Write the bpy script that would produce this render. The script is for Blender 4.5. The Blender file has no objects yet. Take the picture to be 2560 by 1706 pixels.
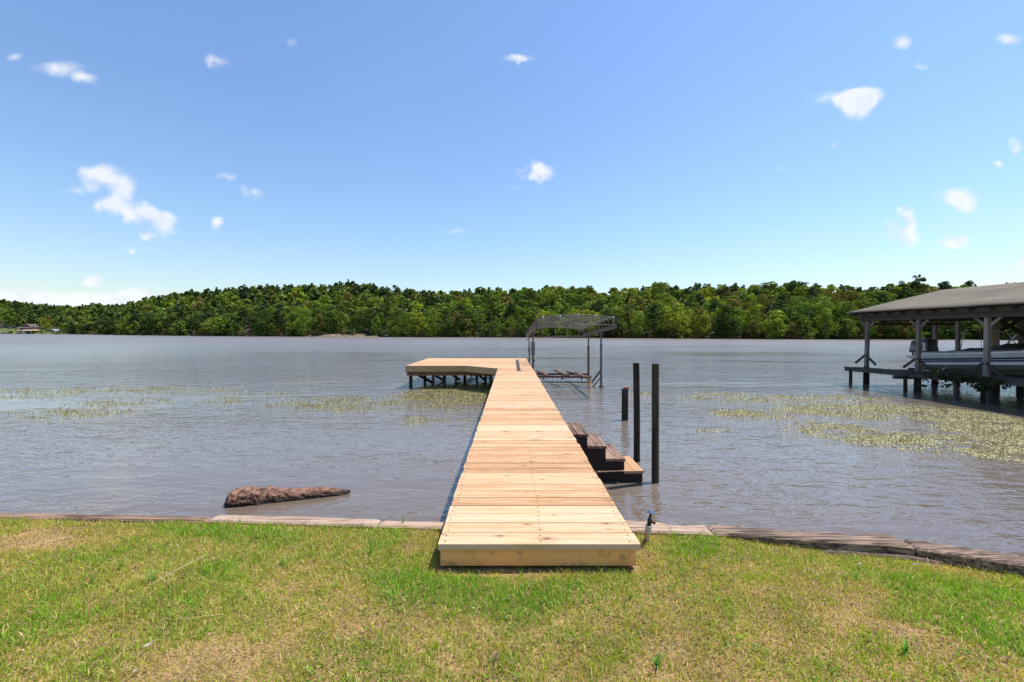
import bpy, bmesh, math, random
import numpy as np
from mathutils import Vector, Matrix, noise as mnoise

R = math.radians
C = bpy.context.scene.collection
sc = bpy.context.scene

# ------------------------------------------------------------------ camera, world, sun, exposure
EYE = 2.17            # camera height above the lake
FPX = 1054.0          # focal length in photo pixels (photo is 2560 wide)
cam_d = bpy.data.cameras.new('camera')
cam = bpy.data.objects.new('camera', cam_d); C.objects.link(cam)
cam.location = (0, 0, EYE); cam.rotation_euler = (R(90), 0, 0)
cam_d.sensor_width = 36.0; cam_d.lens = 36.0 * FPX / 2560.0
cam_d.shift_x = 4.0 / 2560.0; cam_d.shift_y = -23.0 / 2560.0
cam_d.clip_start = 0.05; cam_d.clip_end = 6000
sc.camera = cam

SUN = Vector((0.42, 0.14, 1.0)).normalized()      # towards the sun
sun_el = math.asin(SUN.z); sun_az = math.atan2(SUN.x, SUN.y)
world = bpy.data.worlds.new('World'); sc.world = world; world.use_nodes = True
wt = world.node_tree; wt.nodes.clear()

def build_world():
    N = wt.nodes; L = wt.links
    out = N.new('ShaderNodeOutputWorld'); bg = N.new('ShaderNodeBackground')
    L.new(bg.outputs[0], out.inputs[0]); bg.inputs[1].default_value = 0.108
    sky = N.new('ShaderNodeTexSky'); sky.sky_type = 'NISHITA'; sky.sun_disc = False
    sky.sun_elevation = sun_el; sky.sun_rotation = sun_az
    sky.air_density = 1.5; sky.dust_density = 0.3; sky.ozone_density = 3.0; sky.altitude = 0
    tc = N.new('ShaderNodeTexCoord')
    nz = N.new('ShaderNodeTexNoise'); nz.inputs['Scale'].default_value = 7.0; nz.inputs['Detail'].default_value = 7
    nz.inputs['Roughness'].default_value = 0.62
    L.new(tc.outputs['Generated'], nz.inputs['Vector'])
    sub = N.new('ShaderNodeVectorMath'); sub.operation = 'SUBTRACT'; sub.inputs[1].default_value = (.5, .5, .5)
    L.new(nz.outputs['Color'], sub.inputs[0])
    nz2 = N.new('ShaderNodeTexNoise'); nz2.inputs['Scale'].default_value = 26.0; nz2.inputs['Detail'].default_value = 6
    L.new(tc.outputs['Generated'], nz2.inputs['Vector'])
    sub2 = N.new('ShaderNodeVectorMath'); sub2.operation = 'SUBTRACT'; sub2.inputs[1].default_value = (.5, .5, .5)
    L.new(nz2.outputs['Color'], sub2.inputs[0])
    sep = N.new('ShaderNodeSeparateXYZ'); L.new(tc.outputs['Generated'], sep.inputs[0])
    mx = N.new('ShaderNodeMath'); mx.operation = 'MAXIMUM'; mx.inputs[1].default_value = 0.05; L.new(sep.outputs[1], mx.inputs[0])
    dx = N.new('ShaderNodeMath'); dx.operation = 'DIVIDE'; L.new(sep.outputs[0], dx.inputs[0]); L.new(mx.outputs[0], dx.inputs[1])
    dz = N.new('ShaderNodeMath'); dz.operation = 'DIVIDE'; L.new(sep.outputs[2], dz.inputs[0]); L.new(mx.outputs[0], dz.inputs[1])
    cb = N.new('ShaderNodeCombineXYZ'); L.new(dx.outputs[0], cb.inputs[0]); L.new(dz.outputs[0], cb.inputs[1])
    ma = N.new('ShaderNodeVectorMath'); ma.operation = 'MULTIPLY_ADD'; ma.inputs[1].default_value = (.075, .055, 0)
    L.new(sub.outputs[0], ma.inputs[0]); L.new(cb.outputs[0], ma.inputs[2])
    mb = N.new('ShaderNodeVectorMath'); mb.operation = 'MULTIPLY_ADD'; mb.inputs[1].default_value = (.062, .045, 0)
    L.new(sub2.outputs[0], mb.inputs[0]); L.new(ma.outputs[0], mb.inputs[2])
    # (u, v, radius u, radius v, strength) of every cloud, as directions seen from the lawn
    CL = [(252,438,58,36,.9),(312,462,36,36,.9),(291,503,46,34,.85),(268,527,32,22,.6),(350,532,44,30,1),(400,545,46,28,1),
          (395,575,52,22,.95),(190,472,36,16,.35),(570,453,30,12,.45),(638,482,34,16,.45),(538,558,24,15,.65),(328,624,17,10,.7),
          (231,702,26,13,.75),(48,145,26,12,.35),(150,178,66,20,.5),(208,200,34,14,.55),(545,148,32,18,.35),(728,102,26,14,.25),
          (1297,143,34,14,.6),(1345,430,46,32,1.0),(2135,258,50,42,1.1),(2170,235,34,30,.9),(2070,242,54,26,.4),(2240,98,34,18,.65),
          (2520,105,36,20,.65),(2300,155,28,14,.35),(2258,580,50,34,1.0),(2268,545,22,24,.9),(2390,495,62,28,.7),(2420,515,34,20,.6),
          (2385,606,50,22,.85),(2540,363,22,16,.6),(2497,408,18,12,.5),(2552,655,24,26,.9),(2078,353,22,12,.4),(1147,585,34,10,.3),
          (1960,420,12,8,.2),(350,738,150,26,.7),(30,728,90,30,.6),(110,752,170,30,.7),(270,762,120,22,.6),(1275,463,30,10,.25)]
    acc = None
    for (u, v, ru, rv, s) in CL:
        a = N.new('ShaderNodeVectorMath'); a.operation = 'MULTIPLY_ADD'
        k1 = FPX / (ru * 1.15); k2 = FPX / (rv * 1.15)
        a.inputs[1].default_value = (k1, k2, 0)
        a.inputs[2].default_value = (-(u - 1276) / FPX * k1, -(830 - v) / FPX * k2, 0)
        L.new(mb.outputs[0], a.inputs[0])
        ln = N.new('ShaderNodeVectorMath'); ln.operation = 'LENGTH'; L.new(a.outputs[0], ln.inputs[0])
        m = N.new('ShaderNodeMath'); m.operation = 'MULTIPLY_ADD'; m.use_clamp = True
        L.new(ln.outputs['Value'], m.inputs[0]); m.inputs[1].default_value = -1.0; m.inputs[2].default_value = 1.0
        g = N.new('ShaderNodeMath'); g.operation = 'MULTIPLY'; g.inputs[1].default_value = s; L.new(m.outputs[0], g.inputs[0])
        if acc is None: acc = g
        else:
            x = N.new('ShaderNodeMath'); x.operation = 'ADD'; L.new(acc.outputs[0], x.inputs[0]); L.new(g.outputs[0], x.inputs[1]); acc = x
    front = N.new('ShaderNodeMath'); front.operation = 'GREATER_THAN'; front.inputs[1].default_value = 0.05; L.new(sep.outputs[1], front.inputs[0])
    fm = N.new('ShaderNodeMath'); fm.operation = 'MULTIPLY'; L.new(acc.outputs[0], fm.inputs[0]); L.new(front.outputs[0], fm.inputs[1])
    # texture inside the cloud
    tx = N.new('ShaderNodeMath'); tx.operation = 'MULTIPLY_ADD'; L.new(nz2.outputs[0], tx.inputs[0]); tx.inputs[1].default_value = 3.4; tx.inputs[2].default_value = -0.62
    fm2 = N.new('ShaderNodeMath'); fm2.operation = 'MULTIPLY'; L.new(fm.outputs[0], fm2.inputs[0]); L.new(tx.outputs[0], fm2.inputs[1])
    mr = N.new('ShaderNodeMapRange'); mr.interpolation_type = 'SMOOTHSTEP'
    mr.inputs['From Min'].default_value = 0.0; mr.inputs['From Max'].default_value = 0.72; mr.inputs['To Max'].default_value = 0.86
    L.new(fm2.outputs[0], mr.inputs[0])
    # wispy thin veil
    nz3 = N.new('ShaderNodeTexNoise'); nz3.inputs['Scale'].default_value = 2.2; nz3.inputs['Detail'].default_value = 5
    L.new(tc.outputs['Generated'], nz3.inputs['Vector'])
    mr3 = N.new('ShaderNodeMapRange'); mr3.inputs['From Min'].default_value = .48; mr3.inputs['From Max'].default_value = .8; mr3.inputs['To Max'].default_value = .02
    L.new(nz3.outputs[0], mr3.inputs[0])
    gain = N.new('ShaderNodeMixRGB'); gain.blend_type = 'MULTIPLY'; gain.inputs[0].default_value = 1
    gain.inputs[2].default_value = (.90, 1.0, 1.19, 1); L.new(sky.outputs[0], gain.inputs[1])
    veil = N.new('ShaderNodeMixRGB'); veil.inputs[2].default_value = (5.8, 6.5, 7.4, 1)
    L.new(mr3.outputs[0], veil.inputs[0]); L.new(gain.outputs[0], veil.inputs[1])
    mix = N.new('ShaderNodeMixRGB'); mix.inputs[2].default_value = (6.4, 6.6, 7.0, 1)
    cr_ = N.new('ShaderNodeMapRange'); cr_.inputs['From Min'].default_value = .38; cr_.inputs['From Max'].default_value = .58; L.new(nz2.outputs[0], cr_.inputs[0])
    cc = N.new('ShaderNodeMixRGB'); cc.inputs[1].default_value = (5.5, 5.9, 6.6, 1); cc.inputs[2].default_value = (6.7, 6.85, 7.1, 1); L.new(cr_.outputs[0], cc.inputs[0]); L.new(cc.outputs[0], mix.inputs[2])
    L.new(mr.outputs[0], mix.inputs[0]); L.new(veil.outputs[0], mix.inputs[1])
    L.new(mix.outputs[0], bg.inputs[0])
build_world()

sd = bpy.data.lights.new('sun', 'SUN'); sd.energy = 4.2; sd.angle = R(0.53); sd.color = (1.0, 0.955, 0.88)
so = bpy.data.objects.new('sun', sd); C.objects.link(so); so.rotation_euler = SUN.to_track_quat('Z', 'Y').to_euler(); so.location = (0, 0, 60)
sc.view_settings.view_transform = 'Standard'; sc.view_settings.look = 'None'
sc.view_settings.gamma = 1; sc.view_settings.use_curve_mapping = False; sc.view_settings.exposure = 0.45
sc.render.engine = 'CYCLES'
sc.cycles.max_bounces = 6; sc.cycles.diffuse_bounces = 3; sc.cycles.glossy_bounces = 3; sc.cycles.transmission_bounces = 4
sc.cycles.caustics_reflective = False; sc.cycles.caustics_refractive = False
sc.cycles.use_denoising = True

rng = np.random.default_rng(11); random.seed(7)

# ------------------------------------------------------------------ helpers
def PD(u, v, d):                    # photo pixel at distance d -> world point
    return Vector(((u - 1276) / FPX * d, d, EYE - (v - 830) / FPX * d))
def PZ(u, v, z):                    # photo pixel on the level z
    return PD(u, v, FPX * (EYE - z) / (v - 830))

def vnoise(x, y, seed=0):           # numpy value noise, 0..1
    x = np.asarray(x, float); y = np.asarray(y, float)
    xi = np.floor(x).astype(np.int64); yi = np.floor(y).astype(np.int64)
    fx = x - xi; fy = y - yi
    fx = fx * fx * (3 - 2 * fx); fy = fy * fy * (3 - 2 * fy)
    def h(a, b):
        n = (a * 374761393 + b * 668265263 + seed * 974634541) & 0x7fffffff
        n = ((n ^ (n >> 13)) * 1274126177) & 0x7fffffff
        return ((n ^ (n >> 16)) & 0xffff) / 65535.0
    return (h(xi, yi) * (1 - fx) + h(xi + 1, yi) * fx) * (1 - fy) + (h(xi, yi + 1) * (1 - fx) + h(xi + 1, yi + 1) * fx) * fy
def fbm(x, y, seed=0, o=4):
    s = 0; a = .5; t = 0
    for k in range(o):
        s = s + a * vnoise(x * 2 ** k, y * 2 ** k, seed + k); t += a; a *= .5
    return s / t

class MB:
    def __init__(s): s.v = []; s.f = []; s.m = []; s.sm = []
    def add(s, vs, fs, mi=0, smooth=False):
        b = len(s.v); s.v += [tuple(p) for p in vs]
        s.f += [tuple(b + i for i in f) for f in fs]; s.m += [mi] * len(fs); s.sm += [smooth] * len(fs)
        return s
    def box(s, x0, x1, y0, y1, z0, z1, mi=0):
        return s.add([(x0,y0,z0),(x1,y0,z0),(x1,y1,z0),(x0,y1,z0),(x0,y0,z1),(x1,y0,z1),(x1,y1,z1),(x0,y1,z1)],
              [(0,3,2,1),(4,5,6,7),(0,1,5,4),(1,2,6,5),(2,3,7,6),(3,0,4,7)], mi)
    def bar(s, a, b, w, h, up=(0,0,1), mi=0, ch=0.0):     # rectangular bar a->b, w across, h along up
        a = Vector(a); b = Vector(b); d = (b - a).normalized(); up = Vector(up)
        sx = d.cross(up)
        if sx.length < 1e-4: sx = d.cross(Vector((0,1,0)))
        sx.normalize(); sy = sx.cross(d).normalized()
        hw, hh = w / 2, h / 2
        if ch > 0: pr = [(-hw+ch,-hh),(hw-ch,-hh),(hw,-hh+ch),(hw,hh-ch),(hw-ch,hh),(-hw+ch,hh),(-hw,hh-ch),(-hw,-hh+ch)]
        else: pr = [(-hw,-hh),(hw,-hh),(hw,hh),(-hw,hh)]
        n = len(pr); vs = [a + sx * p + sy * q for p, q in pr] + [b + sx * p + sy * q for p, q in pr]
        fs = [(i, (i+1) % n, n + (i+1) % n, n + i) for i in range(n)] + [tuple(range(n))[::-1], tuple(range(n, 2*n))]
        return s.add(vs, fs, mi)
    def tube(s, pts, r, n=8, mi=0, cap=True):
        pts = [Vector(p) for p in pts]; rs = r if hasattr(r, '__len__') else [r] * len(pts)
        vs = []; prev = None
        for i, p in enumerate(pts):
            d = (pts[min(i+1, len(pts)-1)] - pts[max(i-1, 0)]).normalized()
            if prev is None:
                x = d.cross(Vector((0,0,1)))
                if x.length < 1e-3: x = d.cross(Vector((0,1,0)))
            else: x = prev - d * prev.dot(d)
            x.normalize(); prev = x; y = d.cross(x)
            for k in range(n):
                a = 2 * math.pi * k / n; vs.append(p + (x * math.cos(a) + y * math.sin(a)) * rs[i])
        fs = [(i*n+k, i*n+(k+1)%n, (i+1)*n+(k+1)%n, (i+1)*n+k) for i in range(len(pts)-1) for k in range(n)]
        s.add(vs, fs, mi, True)
        if cap: 
            b = len(s.v) - len(vs)
            s.f += [tuple(b + k for k in range(n))[::-1], tuple(b + (len(pts)-1)*n + k for k in range(n))]; s.m += [mi, mi]; s.sm += [False, False]
        return s
    def mesh(s, name, mats):
        me = bpy.data.meshes.new(name); me.from_pydata(s.v, [], s.f)
        for m in (mats if isinstance(mats, (list, tuple)) else [mats]): me.materials.append(m)
        me.polygons.foreach_set('material_index', s.m); me.polygons.foreach_set('use_smooth', s.sm); me.update()
        return me
    def build(s, name, mats, parent=None, loc=None):
        return link(name, s.mesh(name, mats), parent, loc)
def link(name, me, parent=None, loc=None):
    o = bpy.data.objects.new(name, me); C.objects.link(o)
    if parent is not None:
        o.parent = parent
        if loc is None: o.location = -parent_world(parent)
    if loc is not None: o.location = loc
    return o
PW = {}
def parent_world(p):
    w = Vector((0,0,0))
    while p is not None: w += p.location; p = p.parent
    return w
def tag(o, label=None, cat=None, group=None, kind=None):
    if label: o['label'] = label
    if cat: o['category'] = cat
    if group: o['group'] = group
    if kind: o['kind'] = kind
    return o
def thing(name, label, cat, loc=(0,0,0), group=None):
    o = bpy.data.objects.new(name, None); C.objects.link(o); o.location = loc; o.empty_display_size = .2
    return tag(o, label, cat, group)
def arrmesh(name, V, F, mats, attr=None, smooth=False):      # big numpy meshes; F is (n,3) or (n,4)
    me = bpy.data.meshes.new(name); n, k = F.shape
    me.vertices.add(len(V)); me.vertices.foreach_set('co', np.ascontiguousarray(V, np.float32).ravel())
    me.loops.add(n * k); me.loops.foreach_set('vertex_index', np.ascontiguousarray(F, np.int32).ravel())
    me.polygons.add(n); me.polygons.foreach_set('loop_start', np.arange(0, n * k, k, dtype=np.int32))
    me.polygons.foreach_set('loop_total', np.full(n, k, np.int32))
    if smooth: me.polygons.foreach_set('use_smooth', np.ones(n, bool))
    for m in (mats if isinstance(mats, (list, tuple)) else [mats]): me.materials.append(m)
    me.update(calc_edges=True)
    if attr is not None:
        a = me.color_attributes.new('tint', 'FLOAT_COLOR', 'POINT')
        c = np.ones((len(V), 4), np.float32); c[:, :3] = attr; a.data.foreach_set('color', c.ravel())
    return me

def quads(centers, normals, size, r):
    n = len(centers); nn = normals / np.linalg.norm(normals, axis=1, keepdims=True)
    a = r.normal(size=(n, 3)); t = np.cross(nn, a); t /= np.linalg.norm(t, axis=1, keepdims=True) + 1e-9; b = np.cross(nn, t)
    s = (size * r.uniform(.6, 1.3, n))[:, None] / 2; k = r.uniform(.6, 1.0, n)[:, None]
    V = np.stack([centers - t*s - b*s*k, centers + t*s - b*s*k*.6, centers + t*s*.8 + b*s*k, centers - t*s*.7 + b*s*k*.8], 1); return V

# ------------------------------------------------------------------ materials
def mat(name):
    m = bpy.data.materials.new(name); m.use_nodes = True
    nt = m.node_tree; b = nt.nodes['Principled BSDF']; return m, nt.nodes, nt.links, b
def ramp(N, stops):
    r = N.new('ShaderNodeValToRGB'); e = r.color_ramp.elements
    while len(e) < len(stops): e.new(.5)
    for i, (p, c) in enumerate(stops): e[i].position = p; e[i].color = (*c, 1)
    return r
def plain(name, col, rough=.6, metal=0, var=.25, scale=8, bump=.0, spec=.5):
    m, N, L, b = mat(name)
    tc = N.new('ShaderNodeTexCoord'); nz = N.new('ShaderNodeTexNoise'); nz.inputs['Scale'].default_value = scale; nz.inputs['Detail'].default_value = 6
    L.new(tc.outputs['Object'], nz.inputs['Vector'])
    lo = tuple(c * (1 - var) for c in col); hi = tuple(min(1, c * (1 + var)) for c in col)
    r = ramp(N, [(.3, lo), (.7, hi)]); L.new(nz.outputs[0], r.inputs[0]); L.new(r.outputs[0], b.inputs['Base Color'])
    b.inputs['Roughness'].default_value = rough; b.inputs['Metallic'].default_value = metal
    b.inputs['Specular IOR Level'].default_value = spec
    if bump:
        bp = N.new('ShaderNodeBump'); bp.inputs['Strength'].default_value = bump; bp.inputs['Distance'].default_value = .01
        n2 = N.new('ShaderNodeTexNoise'); n2.inputs['Scale'].default_value = scale * 6; n2.inputs['Detail'].default_value = 5
        L.new(tc.outputs['Object'], n2.inputs['Vector']); L.new(n2.outputs[0], bp.inputs['Height']); L.new(bp.outputs[0], b.inputs['Normal'])
    return m
def wood(name, stops, axis='X', rough=.75, knots=0.0, bump=.25, piece=.22, gs=1.0, dirt=None, grain=.74):
    """grain along one local axis; every object gets its own shift and tone from Object Info"""
    m, N, L, b = mat(name)
    tc = N.new('ShaderNodeTexCoord'); oi = N.new('ShaderNodeObjectInfo')
    sh = N.new('ShaderNodeVectorMath'); sh.operation = 'MULTIPLY_ADD'
    cr = N.new('ShaderNodeCombineXYZ')
    for k, f in enumerate((37.0, 91.0, 53.0)):
        mm = N.new('ShaderNodeMath'); mm.operation = 'MULTIPLY'; mm.inputs[1].default_value = f
        L.new(oi.outputs['Random'], mm.inputs[0]); L.new(mm.outputs[0], cr.inputs[k])
    L.new(tc.outputs['Object'], sh.inputs[0]); sh.inputs[1].default_value = (1, 1, 1); L.new(cr.outputs[0], sh.inputs[2])
    mp = N.new('ShaderNodeMapping'); sc_ = {'X': (1.2, 34, 34), 'Y': (34, 1.2, 34), 'Z': (34, 34, 1.2)}[axis]
    mp.inputs['Scale'].default_value = tuple(c * gs for c in sc_); L.new(sh.outputs[0], mp.inputs[0])
    wob = N.new('ShaderNodeTexNoise'); wob.inputs['Scale'].default_value = 3.0; L.new(sh.outputs[0], wob.inputs['Vector'])
    add = N.new('ShaderNodeVectorMath'); add.operation = 'MULTIPLY_ADD'; add.inputs[1].default_value = (1.6, 1.6, 1.6)
    L.new(wob.outputs['Color'], add.inputs[0]); L.new(mp.outputs[0], add.inputs[2])
    n1 = N.new('ShaderNodeTexNoise'); n1.inputs['Scale'].default_value = 1.0; n1.inputs['Detail'].default_value = 7; n1.inputs['Roughness'].default_value = .6
    L.new(add.outputs[0], n1.inputs['Vector'])
    n2 = N.new('ShaderNodeTexNoise'); n2.inputs['Scale'].default_value = 1.6; n2.inputs['Detail'].default_value = 3
    L.new(sh.outputs[0], n2.inputs['Vector'])
    av = N.new('ShaderNodeMath'); av.operation = 'MULTIPLY_ADD'; av.inputs[1].default_value = .36; L.new(n2.outputs[0], av.inputs[0])
    hf = N.new('ShaderNodeMath'); hf.operation = 'MULTIPLY'; hf.inputs[1].default_value = grain; L.new(n1.outputs[0], hf.inputs[0]); L.new(hf.outputs[0], av.inputs[2])
    pr = N.new('ShaderNodeMath'); pr.operation = 'MULTIPLY_ADD'; pr.inputs[1].default_value = piece; L.new(oi.outputs['Random'], pr.inputs[0])
    sb = N.new('ShaderNodeMath'); sb.operation = 'SUBTRACT'; sb.inputs[1].default_value = piece / 2 + .05 + (grain - .74) / 2; L.new(av.outputs[0], sb.inputs[0]); L.new(sb.outputs[0], pr.inputs[2])
    r = ramp(N, stops); L.new(pr.outputs[0], r.inputs[0]); col = r.outputs[0]
    if knots > 0:
        km = N.new('ShaderNodeMapping'); km.inputs['Scale'].default_value = {'X': (2.6, 7, 7), 'Y': (7, 2.6, 7), 'Z': (7, 7, 2.6)}[axis]
        L.new(sh.outputs[0], km.inputs[0])
        ks = N.new('ShaderNodeSeparateXYZ'); L.new(km.outputs[0], ks.inputs[0]); ka = N.new('ShaderNodeMath'); ka.operation = 'ADD'; L.new(ks.outputs[1], ka.inputs[0]); L.new(ks.outputs[2], ka.inputs[1])
        kc = N.new('ShaderNodeCombineXYZ'); L.new(ks.outputs[0], kc.inputs[0]); L.new(ka.outputs[0], kc.inputs[1])
        kd = N.new('ShaderNodeVectorMath'); kd.operation = 'MULTIPLY_ADD'; kd.inputs[1].default_value = (.25, .25, .25)
        L.new(wob.outputs['Color'], kd.inputs[0]); L.new(kc.outputs[0], kd.inputs[2])
        vo = N.new('ShaderNodeTexVoronoi'); vo.voronoi_dimensions = '2D'; vo.inputs['Scale'].default_value = 1.0; L.new(kd.outputs[0], vo.inputs['Vector'])
        kr = ramp(N, [(0.0, (1,1,1)), (.05, (.95,.95,.95)), (.09, (.4,.4,.4)), (.26, (0,0,0))]); kz = N.new('ShaderNodeSeparateXYZ'); L.new(vo.outputs['Color'], kz.inputs[0]); kf = N.new('ShaderNodeMath'); kf.operation = 'MULTIPLY_ADD'; kf.inputs[1].default_value = 2.2; kf.inputs[2].default_value = .75; L.new(kz.outputs[1], kf.inputs[0])
        kg = N.new('ShaderNodeMath'); kg.operation = 'MULTIPLY'; L.new(kf.outputs[0], kg.inputs[0]); L.new(vo.outputs['Distance'], kg.inputs[1]); L.new(kg.outputs[0], kr.inputs[0])
        gate = N.new('ShaderNodeMath'); gate.operation = 'GREATER_THAN'; gate.inputs[1].default_value = 1 - knots
        sx = N.new('ShaderNodeSeparateXYZ'); L.new(vo.outputs['Color'], sx.inputs[0]); L.new(sx.outputs[0], gate.inputs[0])
        km2 = N.new('ShaderNodeMath'); km2.operation = 'MULTIPLY'; L.new(kr.outputs[0], km2.inputs[0]); L.new(gate.outputs[0], km2.inputs[1])
        kx = N.new('ShaderNodeMixRGB'); kx.inputs[2].default_value = (.20, .09, .04, 1); L.new(km2.outputs[0], kx.inputs[0]); L.new(col, kx.inputs[1]); col = kx.outputs[0]
    if dirt:
        dn = N.new('ShaderNodeTexNoise'); dn.inputs['Scale'].default_value = 11; dn.inputs['Detail'].default_value = 8; L.new(sh.outputs[0], dn.inputs['Vector'])
        dr = N.new('ShaderNodeMapRange'); dr.inputs['From Min'].default_value = .56; dr.inputs['From Max'].default_value = .7; dr.inputs['To Max'].default_value = .8; L.new(dn.outputs[0], dr.inputs[0])
        dxm = N.new('ShaderNodeMixRGB'); dxm.inputs[2].default_value = (*dirt, 1); L.new(dr.outputs[0], dxm.inputs[0]); L.new(col, dxm.inputs[1]); col = dxm.outputs[0]
    L.new(col, b.inputs['Base Color']); b.inputs['Roughness'].default_value = rough; b.inputs['Specular IOR Level'].default_value = .25
    bp = N.new('ShaderNodeBump'); bp.inputs['Strength'].default_value = bump; bp.inputs['Distance'].default_value = .004
    L.new(n1.outputs[0], bp.inputs['Height']); L.new(bp.outputs[0], b.inputs['Normal'])
    return m

NEW = [(.12, (.38,.195,.085)), (.36, (.53,.30,.15)), (.56, (.61,.385,.21)), (.8, (.66,.455,.285))]
M_deck = wood('new_pine', NEW, 'X', knots=.5, piece=.46, gs=1.1, grain=1.3, bump=.12)
M_deckY = wood('new_pine_long', NEW, 'Y', knots=.3)
M_fascia = wood('treated_pine_board', [(.2, (.62,.27,.08)), (.5, (.86,.43,.135)), (.8, (.92,.50,.19))], 'X', knots=.4, dirt=(.30,.17,.07))
M_fascia_shade = wood('shade_toned_rim_board', [(.2, (.30,.18,.08)), (.5, (.42,.28,.14)), (.8, (.48,.34,.19))], 'X', knots=.4)  # fascia pine darkened: weaker bounce light on the platform front put into the colour
M_under = wood('brown_framing', [(.2, (.10,.055,.03)), (.8, (.20,.12,.07))], 'X')
M_pile = wood('dark_piling_wood', [(.38, (.012,.010,.008)), (.5, (.03,.025,.019)), (.64, (.075,.062,.048))], 'Z', rough=.85, bump=.8)
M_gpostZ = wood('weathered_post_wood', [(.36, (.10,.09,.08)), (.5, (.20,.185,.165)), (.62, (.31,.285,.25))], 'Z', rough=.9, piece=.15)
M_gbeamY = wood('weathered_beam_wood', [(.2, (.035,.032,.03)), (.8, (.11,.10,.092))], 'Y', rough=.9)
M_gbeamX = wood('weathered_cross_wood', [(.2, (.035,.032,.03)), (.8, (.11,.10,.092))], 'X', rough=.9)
M_step = wood('weathered_step_wood', [(.36, (.07,.04,.028)), (.48, (.20,.12,.085)), (.62, (.36,.24,.17))], 'Y', rough=.9, bump=.8)
M_stepnew = wood('fresh_step_wood', [(.2, (.38,.19,.09)), (.8, (.56,.33,.17))], 'Y')
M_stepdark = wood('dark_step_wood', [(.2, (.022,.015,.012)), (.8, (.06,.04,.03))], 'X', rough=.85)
M_timber = wood('bleached_timber', [(.36, (.09,.055,.035)), (.44, (.28,.185,.125)), (.54, (.43,.305,.215)), (.66, (.54,.40,.29))], 'X', rough=.95, bump=1.0, gs=2.0, dirt=(.25,.14,.095))
M_timber3 = wood('dark_brown_timber', [(.36, (.05,.03,.022)), (.46, (.15,.09,.06)), (.56, (.27,.165,.11)), (.68, (.36,.24,.17))], 'X', rough=.95, bump=1.0, gs=2.0)
M_timber2 = wood('grey_brown_timber', [(.36, (.06,.04,.03)), (.45, (.21,.145,.105)), (.55, (.40,.27,.185)), (.68, (.50,.355,.25))], 'X', rough=.95, bump=1.0, gs=2.0)
M_galv = plain('galvanised_steel', (.13,.115,.10), .55, .35, .3, 12)
M_rust = plain('rusty_steel', (.14,.085,.055), .7, .3, .5, 14, .3)
M_steelgrey = plain('dull_steel', (.15,.15,.155), .5, .6, .3, 10)
M_nail = plain('nail_steel', (.05,.03,.02), .7, 0)
M_black = plain('black_plastic', (.018,.018,.02), .35, 0, .2)
M_roof = None

def roof_mat():
    m, N, L, b = mat('brown_shingle_roofing')
    tc = N.new('ShaderNodeTexCoord'); mp = N.new('ShaderNodeMapping'); mp.inputs['Scale'].default_value = (1.2, .22, 1); L.new(tc.outputs['Object'], mp.inputs[0])
    n1 = N.new('ShaderNodeTexNoise'); n1.inputs['Scale'].default_value = 2.0; n1.inputs['Detail'].default_value = 5; L.new(mp.outputs[0], n1.inputs['Vector'])
    n2 = N.new('ShaderNodeTexNoise'); n2.inputs['Scale'].default_value = 160; L.new(tc.outputs['Object'], n2.inputs['Vector'])
    r = ramp(N, [(.3, (.11,.086,.055)), (.7, (.18,.147,.10))]); L.new(n1.outputs[0], r.inputs[0])
    mx = N.new('ShaderNodeMixRGB'); mx.blend_type = 'OVERLAY'; mx.inputs[0].default_value = .5; L.new(r.outputs[0], mx.inputs[1]); L.new(n2.outputs[0], mx.inputs[2])
    L.new(mx.outputs[0], b.inputs['Base Color']); b.inputs['Roughness'].default_value = .95; return m
M_roof = roof_mat()

def leaf_mat(name, trans=.35, rough=.6, wcol=(1.15, 1.2, .55)):
    m = bpy.data.materials.new(name); m.use_nodes = True; N = m.node_tree.nodes; L = m.node_tree.links; N.clear()
    out = N.new('ShaderNodeOutputMaterial'); at = N.new('ShaderNodeAttribute'); at.attribute_name = 'tint'
    oi = N.new('ShaderNodeObjectInfo'); mu = N.new('ShaderNodeMixRGB'); mu.blend_type = 'MULTIPLY'; mu.inputs[0].default_value = 1
    L.new(at.outputs['Color'], mu.inputs[1]); L.new(oi.outputs['Color'], mu.inputs[2])
    d = N.new('ShaderNodeBsdfDiffuse'); t = N.new('ShaderNodeBsdfTranslucent'); L.new(mu.outputs[0], d.inputs[0])
    w = N.new('ShaderNodeMixRGB'); w.blend_type = 'MULTIPLY'; w.inputs[0].default_value = 1; w.inputs[2].default_value = (*wcol, 1)
    L.new(mu.outputs[0], w.inputs[1]); L.new(w.outputs[0], t.inputs[0])
    mx = N.new('ShaderNodeMixShader'); mx.inputs[0].default_value = trans; L.new(d.outputs[0], mx.inputs[1]); L.new(t.outputs[0], mx.inputs[2])
    g = N.new('ShaderNodeBsdfGlossy'); g.inputs['Roughness'].default_value = .45; g.inputs[0].default_value = (1, 1, 1, 1)
    m2 = N.new('ShaderNodeMixShader'); m2.inputs[0].default_value = .008; L.new(mx.outputs[0], m2.inputs[1]); L.new(g.outputs[0], m2.inputs[2])
    L.new(m2.outputs[0], out.inputs[0]); return m
M_leaf = leaf_mat('tree_leaves', .28)
M_grass = leaf_mat('grass_blades', .45, wcol=(1.05, 1.1, .5))
M_weedleaf = leaf_mat('water_weed_leaves', .15)
M_bark = plain('tree_bark', (.10,.075,.055), .9, 0, .4, 3)

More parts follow.
